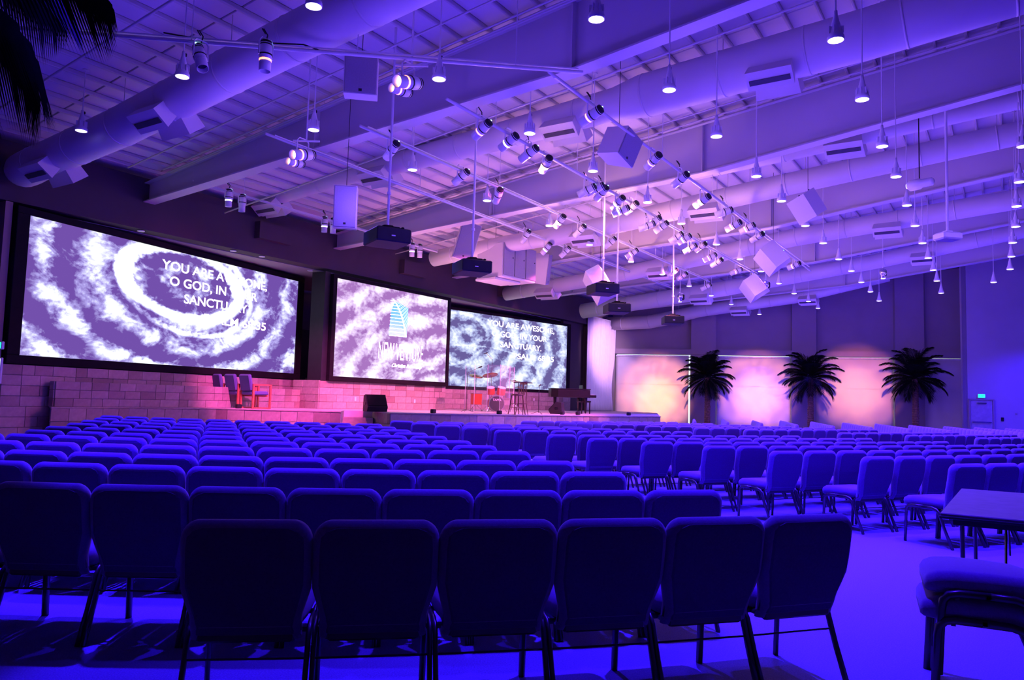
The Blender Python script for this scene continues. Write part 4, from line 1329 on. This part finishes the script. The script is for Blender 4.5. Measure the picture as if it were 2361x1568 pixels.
# folding table
FLp = onz(2167, 1182, .68); BLp = onz(2216, 1126, .68)
d1 = (BLp - FLp); d1.z = 0; Lt = d1.length; d1.normalize(); d2 = Vector((d1.y, -d1.x, 0))
tb = thing('folding_table', 'walnut-topped folding table at the right edge behind the stacked chairs', 'table', (FLp.x, FLp.y, 0), math.atan2(d2.y, d2.x))
MB().bbox((.38, Lt / 2, .665), (.76, Lt, .03), .006).build('tabletop', M_tabletop, tb)
MB().bbox((.38, Lt / 2, .650), (.77, Lt + .01, .02), .004).build('edge_trim', M_blackp, tb)
MB().bbox((.38, Lt / 2, .615), (.62, Lt - .2, .05), .004).build('apron', M_blackp, tb)
for y in (.25, Lt - .25):
    for x in (.12, .64):
        MB().frustum((x, y, .0), (x, y, .64), .016, n=8).build('leg', M_metal, tb)
    MB().frustum((.06, y, .015), (.70, y, .015), .015, n=8).build('foot_bar', M_metal, tb)
    MB().tube([(.38, y, .15), (.38, y + (.5 if y < 1 else -.5), .63)], .010, 5).build('brace', M_metal, tb)

# ------------------------------------------------------------------ things on the stage
def onst(x, y): 
    p = onz(x, y, ZST); p.z = ZST
    return p


for k in range(3):
    p0 = gp(588, 22.0); p = p0 - nS * (.66 * k)
    t = thing('wooden_armchair', 'blue cushioned chair with red wooden arm frames on the stage, %s' % ['nearest of the three', 'middle of the three', 'furthest of the three'][k], 'chair', (p.x, p.y, ZST), ANG - PI / 2 - .10, 'stage chairs'); t.scale = (1.08, 1.12, 1.05)
    MB().bbox((0, 0, .42), (.50, .50, .11), .03).build('seat', M_fabs, t)
    bk = MB().bbox((0, 0, 0), (.50, .09, .46), .03).build('backrest', M_fabs, t); bk.location = (0, -.27, .70); bk.rotation_euler = (math.radians(12), 0, 0)
    for sx in (-1, 1):
        f_ = MB()
        f_.box((sx * .28, .27, .33), (.045, .045, .66)); f_.box((sx * .28, -.22, .33), (.045, .045, .66))
        f_.box((sx * .28, .025, .645), (.05, .54, .04)); f_.box((sx * .28, .025, .02), (.045, .50, .04))
        f_.build('arm_frame', M_wood, t)
    MB().box((0, .2, .35), (.52, .03, .05)).build('rail', M_wood, t)

# floor monitors (wedges)
def wedge(label, x, y, Y, rz, sc):
    p = gp(x, Y); p.z = ZST
    t = thing('floor_monitor', label, 'speaker', tuple(p), rz)
    poly = [(-.26, 0), (.22, 0), (.30, .14), (-.02, .50), (-.22, .46)]
    Mx = Matrix(((0, 0, 1, 0), (1, 0, 0, 0), (0, 1, 0, 0), (0, 0, 0, 1)))
    MB().prism([(a * sc, b * sc) for a, b in poly], -.30 * sc, .30 * sc, Mx).build('cabinet', M_blackp, t)
    g = MB().box((0, 0, 0), (.54 * sc, .42 * sc, .02)).build('grille', M_black, t)
    g.location = (0, .155 * sc, .33 * sc); g.rotation_euler = (math.radians(-48), 0, 0)
    for sx in (-1, 1):
        MB().bbox((sx * .302 * sc, -.02, .24 * sc), (.012, .14 * sc, .09 * sc), .004).build('handle', M_blackg, t)
    return t


wedge('black floor monitor wedge beside the stage steps', 866, 948, 22.6, math.radians(205), 1.0)
wedge('black floor monitor wedge in front of the piano', 1285, 952, 27.4, math.radians(75), .88)
for k, (x, Y) in enumerate(((552, 21.6), (1000, 22.7), (1152, 23.8), (1297, 26.3), (1333, 26.6), (1450, 28.6))):
    p = gp(x, Y)
    o = MB().bbox((0, 0, .06), (.16, .12, .12), .015).build('footlight_box', M_blackp)
    o.location = (p.x, p.y, ZST); o.rotation_euler = (0, 0, ANG)
    tag(o, 'small black box on the stage edge, %s from the left' % ORD[k + 1], 'stage box', 'stage edge boxes')

# equipment rack in the recess
p = S(-2.35 - 1.25, -.6); p = gp(719, 26.2)
t = thing('equipment_rack', 'black keyboard and equipment rack in the dark gap left of the centre screen', 'rack', (p.x, p.y, ZST), ANG)
MB().bbox((0, 0, .45), (.34, .5, .9), .02).build('cabinet', M_black, t)
MB().bbox((0, 0, .98), (.42, .3, .06), .01).build('keyboard', M_blackp, t)
MB().box((0, -.15, 1.02), (.30, .01, .02)).build('key_strip', M_signw, t)

# drum kit
bp_ = gp(1143, 28.6)
dk = thing('drum_kit', 'red drum kit behind clear panels at the right of the stage', 'drum kit', (bp_.x, bp_.y, ZST), math.radians(12))
def drum(nm, c, r, h, axis, m=M_red, heads=True, txt=None):
    c = Vector(c); a = Vector(axis).normalized()
    o = MB().frustum(c - a * h / 2, c + a * h / 2, r, n=20, cap=True).build(nm, m, dk, False)
    for e in (-1, 1):
        MB().frustum(c + a * (e * h / 2), c + a * (e * (h / 2 + .012)), r + .012, n=20).build('hoop', M_chromey, o)
    if heads: MB().frustum(c + a * (h / 2 + .012), c + a * (h / 2 + .016), r * .98, n=20).build('drum_head', M_skin, o)
    return o
bd = drum('bass_drum', (0, 0, .30), .28, .42, (0, -1, 0), heads=False)
MB().frustum((0, -.225, .30), (0, -.232, .30), .27, n=22).build('front_head', M_blackp, bd)
text('TAMA', .12, M_signw, bd, (0, -.24, .40), (PI / 2, 0, 0), ext=.001)
drum('tom', (-.20, 0, .78), .15, .22, (-.1, -.35, 1)); drum('tom', (.20, 0, .78), .16, .24, (.1, -.35, 1))
drum('floor_tom', (-.72, .1, .45), .21, .40, (0, 0, 1)); drum('snare_drum', (.55, .45, .62), .18, .15, (0, 0, 1), M_chromey)
for k, (x, y, z, r, tx) in enumerate(((-.72, .3, 1.32, .26, .30), (-.15, .5, 1.38, .30, -.30), (.75, .2, 1.18, .24, .10), (.95, .45, .95, .18, 0))):
    st_ = MB(); st_.frustum((x, y, .25), (x, y, z), .012, n=6)
    for j in range(3):
        a = 2 * PI * j / 3 + k
        st_.tube([(x, y, .3), (x + .28 * math.cos(a), y + .28 * math.sin(a), .0)], .010, 5)
    so_ = st_.build('cymbal_stand', M_chromey, dk)
    cy_ = MB().lathe([(.001, .03), (.04, .022), (.06, .008), (r, -.012), (r, -.016), (.001, -.004)], 22).build('cymbal', M_brass, so_, True)
    cy_.location = (x, y, z); cy_.rotation_euler = (tx, tx * .4, 0)
for x, y in ((-.72 - .2, .1), (-.72 + .18, .0), (-.72, .3)):
    MB().frustum((x, y, 0), (x, y, .4), .01, n=6).build('drum_leg', M_chromey, dk)
st_ = MB()
for sx in (-1, 1): st_.tube([(sx * .2, -.1, .28), (sx * .38, -.28, 0)], .012, 5)
st_.build('spur', M_chromey, dk)

# acrylic shield
shp = [(1072, 28.6), (1093, 27.6), (1123, 27.0), (1152, 26.9), (1174, 27.5), (1184, 28.6)]
sh = [gp(x, y) for x, y in shp]
sroot = thing('drum_shield', 'clear hinged acrylic screen panels standing around the drum kit', 'screen', (sh[0].x, sh[0].y, ZST))
for k in range(5):
    a, b_ = sh[k] - sh[0], sh[k + 1] - sh[0]
    d = (b_ - a); L_ = d.length; an = math.atan2(d.y, d.x)
    pn = MB().box((L_ / 2, 0, .84), (L_ - .03, .008, 1.66)).build('pane', M_acryl, sroot); pn.location = a; pn.rotation_euler = (0, 0, an)
    po = MB().bbox((0, 0, .84), (.02, .02, 1.68), .004).build('edge_post', M_acrylp, sroot); po.location = a; po.rotation_euler = (0, 0, an)
po = MB().bbox((0, 0, .84), (.02, .02, 1.68), .004).build('edge_post', M_acrylp, sroot); po.location = sh[5] - sh[0]

# microphone stand
def micstand(label, x, Y, h, boom, rz):
    p = gp(x, Y)
    t = thing('microphone_stand', label, 'microphone stand', (p.x, p.y, ZST), rz)
    MB().frustum((0, 0, .05), (0, 0, h), .010, n=6).build('pole', M_metal, t)
    f_ = MB()
    for j in range(3):
        a = 2 * PI * j / 3
        f_.tube([(0, 0, .10), (.26 * math.cos(a), .26 * math.sin(a), .0)], .008, 5)
    f_.build('tripod_base', M_metal, t)
    MB().tube([(0, 0, h), (boom, 0, h + .22)], .007, 5).build('boom', M_metal, t)
    MB().lathe([(.012, -.08), (.022, .02), (.026, .05), (.012, .075)], 8, Matrix.Translation((boom, 0, h + .22)) @ Matrix.Rotation(1.2, 4, 'Y')).build('microphone', M_blackp, t)
micstand('black boom microphone stand left of the drum shield', 1076, 26.6, 1.35, .45, .3)
micstand('tall microphone stand rising behind the drums', 1132, 29.4, 2.0, -.25, .2)
micstand('short microphone stand between the bar stool and piano', 1242, 25.8, .75, .05, 1.0)

# bar stool and tall table
p = gp(1192, 24.4)
t = thing('bar_stool', 'dark red wooden bar stool with backrest at the stage front', 'stool', (p.x, p.y, ZST), math.radians(-60))
MB().lathe([(.001, .60), (.19, .60), (.20, .63), (.18, .65), (.001, .66)], 18).build('seat', M_wooddk, t, True)
for sx in (-1, 1):
    for sy in (-1, 1):
        MB().tube([(sx * .13, sy * .13, .60), (sx * .155, sy * .155, .3), (sx * .20, sy * .20, .0)], [.022, .019, .016], 6).build('leg', M_wooddk, t)
for z, r in ((.22, .175), (.34, .163)):
    MB().tube([(r, -r, z), (r, r, z), (-r, r, z), (-r, -r, z), (r, -r, z)], .010, 5).build('footrest', M_wooddk, t)
f_ = MB()
for x in (-.16, -.05, .05, .16): f_.tube([(x, .17, .62), (x * 1.1, .22, .98)], .012, 5)
f_.build('spindles', M_wooddk, t)
MB().bbox((0, .225, 1.0), (.40, .03, .08), .01).build('backrest', M_wooddk, t)
p = gp(1205, 23.8)
t = thing('tall_stand', 'tall thin-legged stand with a narrow dark top behind the bar stool', 'table', (p.x, p.y, ZST), math.radians(-8))
MB().bbox((0, 0, 1.0), (.56, .36, .025), .006).build('top', M_wooddk, t)
for sx, sy in ((-1, -1), (1, -1), (0, 1)):
    MB().tube([(sx * .14, sy * .10, .99), (sx * .12, sy * .1, .4), (sx * .20, sy * .16, .0)], .012, 6).build('leg', M_wooddk, t)
MB().tube([(-.13, -.1, .35), (.13, -.1, .35), (0, .1, .35), (-.13, -.1, .35)], .008, 5).build('brace', M_wooddk, t)

# grand piano
p = gp(1308, 30.3)
t = thing('grand_piano', 'black grand piano with closed lid at the right of the stage', 'piano', (p.x, p.y, ZST), math.radians(8))
out_ = [(-.72, -.10), (-.72, .55), (-.55, .72), (-.20, .74), (.10, .52), (.42, .30), (.74, .18), (.74, -.62), (-.30, -.62), (-.60, -.50), (-.70, -.32)]
out_ = [(-.74, -.45), (-.70, .35), (-.45, .62), (0, .62), (.30, .70), (.74, .74), (.74, -.74), (.30, -.74), (-.1, -.66), (-.5, -.6)]
MB().prism(out_, .62, .92).build('case', M_blackg, t)
MB().prism([(x * 1.02, y * 1.02) for x, y in out_], .93, .96).build('lid', M_blackg, t)
MB().bbox((.86, 0, .68), (.28, 1.40, .10), .01).build('keybed', M_blackg, t)
MB().box((.88, 0, .735), (.15, 1.2, .012)).build('keyboard', M_signw, t)
MB().bbox((.55, 0, 1.02), (.03, .6, .18), .01).build('music_rest', M_blackg, t)
for x, y in ((-.5, 0), (.60, -.58), (.60, .58)):
    MB().tube([(x, y, .62), (x, y, .3), (x, y, .04)], [.07, .05, .035], 8).build('leg', M_blackg, t)
MB().box((.45, 0, .30), (.04, .24, .50)).build('pedal_lyre', M_blackg, t)
p = gp(1346, 30.2)
t = thing('piano_bench', 'black piano bench right of the piano', 'bench', (p.x, p.y, ZST), math.radians(8))
MB().bbox((0, 0, .47), (.40, .80, .07), .02).build('seat', M_blackg, t)
for sx in (-1, 1):
    for sy in (-1, 1): MB().bbox((sx * .16, sy * .34, .22), (.045, .045, .44), .004).build('leg', M_blackg, t)
# small wall plates on the tile walls
for k, (x, y, nn, PP, lb) in enumerate(((819, 920, nS, S(0, .04), 'left plate on the tile below the centre screen'), (956, 925, nS, S(0, .04), 'right plate on the tile below the centre screen'), (1231, 921, nR, RS(0, .05), 'white plate on the tile right of the bar stool'), (123, 902, nL, LS(0, .05), 'white plate on the dark tile at the left end of the stage'))):
    q = onplane(x, y, nn, PP)
    o = MB().bbox((0, 0, 0), (.08, .02, .13), .004).build('socket_plate', M_signw)
    o.location = q; o.rotation_euler = (0, 0, math.atan2(-nn.x, nn.y) + PI)
    tag(o, 'small ' + lb, 'wall plate')

# ------------------------------------------------------------------ theatre lights and added washes
def spot(name, p, q, watts, col, deg, blend=.6, soft=.08):
    l = D.lights.new(name, 'SPOT'); l.energy = watts; l.color = col; l.spot_size = math.radians(deg); l.spot_blend = blend; l.shadow_soft_size = soft
    o = D.objects.new(name, l); COL.objects.link(o); o.location = p
    o.rotation_euler = (q - p).to_track_quat('-Z', 'Y').to_euler()
    return o


PINK = (1.0, .13, .42); MAG = (1.0, .10, .62); WARM = (1.0, .46, .30); LAV = (.80, .42, 1.0)
bz = 6.55
spot('added_stage_wash', S(-3.0, 8.3, bz), S(-.5, .5, 1.2), 12767, PINK, 42)  # stage washes added along the bars, with no fixtures of their own
spot('added_stage_wash', S(3.0, 8.3, bz), S(1.6, .2, 1.2), 10311, PINK, 42)
spot('added_stage_wash', S(-8.0, 6.3, 6.4), S(-4.4, .0, 1.2), 8347, MAG, 40)
spot('added_stage_wash', S(-5.0, 10.5, bz), S(-7.6, .2, 1.4), 2209, MAG, 50)
spot('added_stage_wash', S(1.0, 10.5, bz), S(4.5, 2.2, .9), 12767, PINK, 46)
spot('added_stage_wash', S(6.0, 10.5, bz), S(7.5, 0, 1.2), 6383, (1.0, .20, .62), 50)
spot('added_stage_wash', S(4.0, 10.5, bz), S(1.5, 4.5, .6), 7365, (1.0, .25, .6), 50)
spot('added_curtain_wash', S(14.5, 5.0, 5.0), S(17.2, .1, 4.2), 1980, (1.0, .50, 1.0), 46, .9)  # purple washes added for the curtain, no fixtures
spot('added_curtain_wash', S(12.5, 9.0, 5.2), S(17.4, .1, 2.8), 1540, (.55, .40, 1.0), 40, .9)
spot('added_ceiling_wash', S(-1.5, 3.0, 1.1), S(0.5, 5.5, 6.5), 1500, (1.0, .35, .60), 120, 1.0, .5)  # added uplight without a fixture, turns the ceiling near the stage pink
for k, (p, q) in enumerate(gobos):
    spot('gobo_core', p + (q - p).normalized() * .35, q + Vector((0, 0, -.25)), 8000, ((1.0, .60, .10), (1.0, .56, .10), (1.0, .44, .14))[k], 2 * math.degrees(math.atan(1.55 / (q - p).length)), 1.0, .03)
    o = spot('gobo_light', p + (q - p).normalized() * .35, q, (8500, 8500, 8500)[k], ((1.0, .34, .24), (1.0, .32, .26), (1.0, .28, .20))[k], 2 * math.degrees(math.atan(2.5 / (q - p).length)), .6, .03)
    l = o.data; l.use_nodes = True
    N = l.node_tree.nodes; Lk = l.node_tree.links
    em = [n_ for n_ in N if n_.type == 'EMISSION'][0]
    g = N.new('ShaderNodeTexCoord'); nz = N.new('ShaderNodeTexNoise'); nz.inputs['Scale'].default_value = 16; nz.inputs['Detail'].default_value = 2; nz.inputs['Distortion'].default_value = 1.5
    Lk.new(g.outputs['Normal'], nz.inputs['Vector'])
    mr = N.new('ShaderNodeMapRange'); mr.inputs[1].default_value = .35; mr.inputs[2].default_value = .65; mr.inputs[3].default_value = .75; mr.inputs[4].default_value = 1.2
    Lk.new(nz.outputs['Fac'], mr.inputs[0]); Lk.new(mr.outputs[0], em.inputs['Strength'])
# light spilling from the lit stage spotlights
for x, y, s_, w_, c_ in ((1258, 380, 10.5, 50, WARM), (1430, 487, 10.5, 110, WARM), (1524, 524, 10.5, 60, WARM), (1577, 552, 10.5, 60, WARM), (1636, 594, 10.5, 60, WARM), (1732, 645, 10.5, 60, WARM),
                         (1618, 464, 12.5, 60, WARM), (1690, 521, 12.5, 60, WARM), (1790, 588, 12.5, 50, WARM), (1290, 511, 8.3, 60, WARM), (1456, 585, 8.3, 80, WARM)):
    l = D.lights.new('spotlight_spill', 'POINT'); l.energy = w_ * .8; l.color = c_; l.shadow_soft_size = .08
    o = D.objects.new('spotlight_spill', l); COL.objects.link(o); o.location = splane(x, y, s_) - nS * .35 + Vector((0, 0, -.25))
SC.cycles.use_light_tree = True
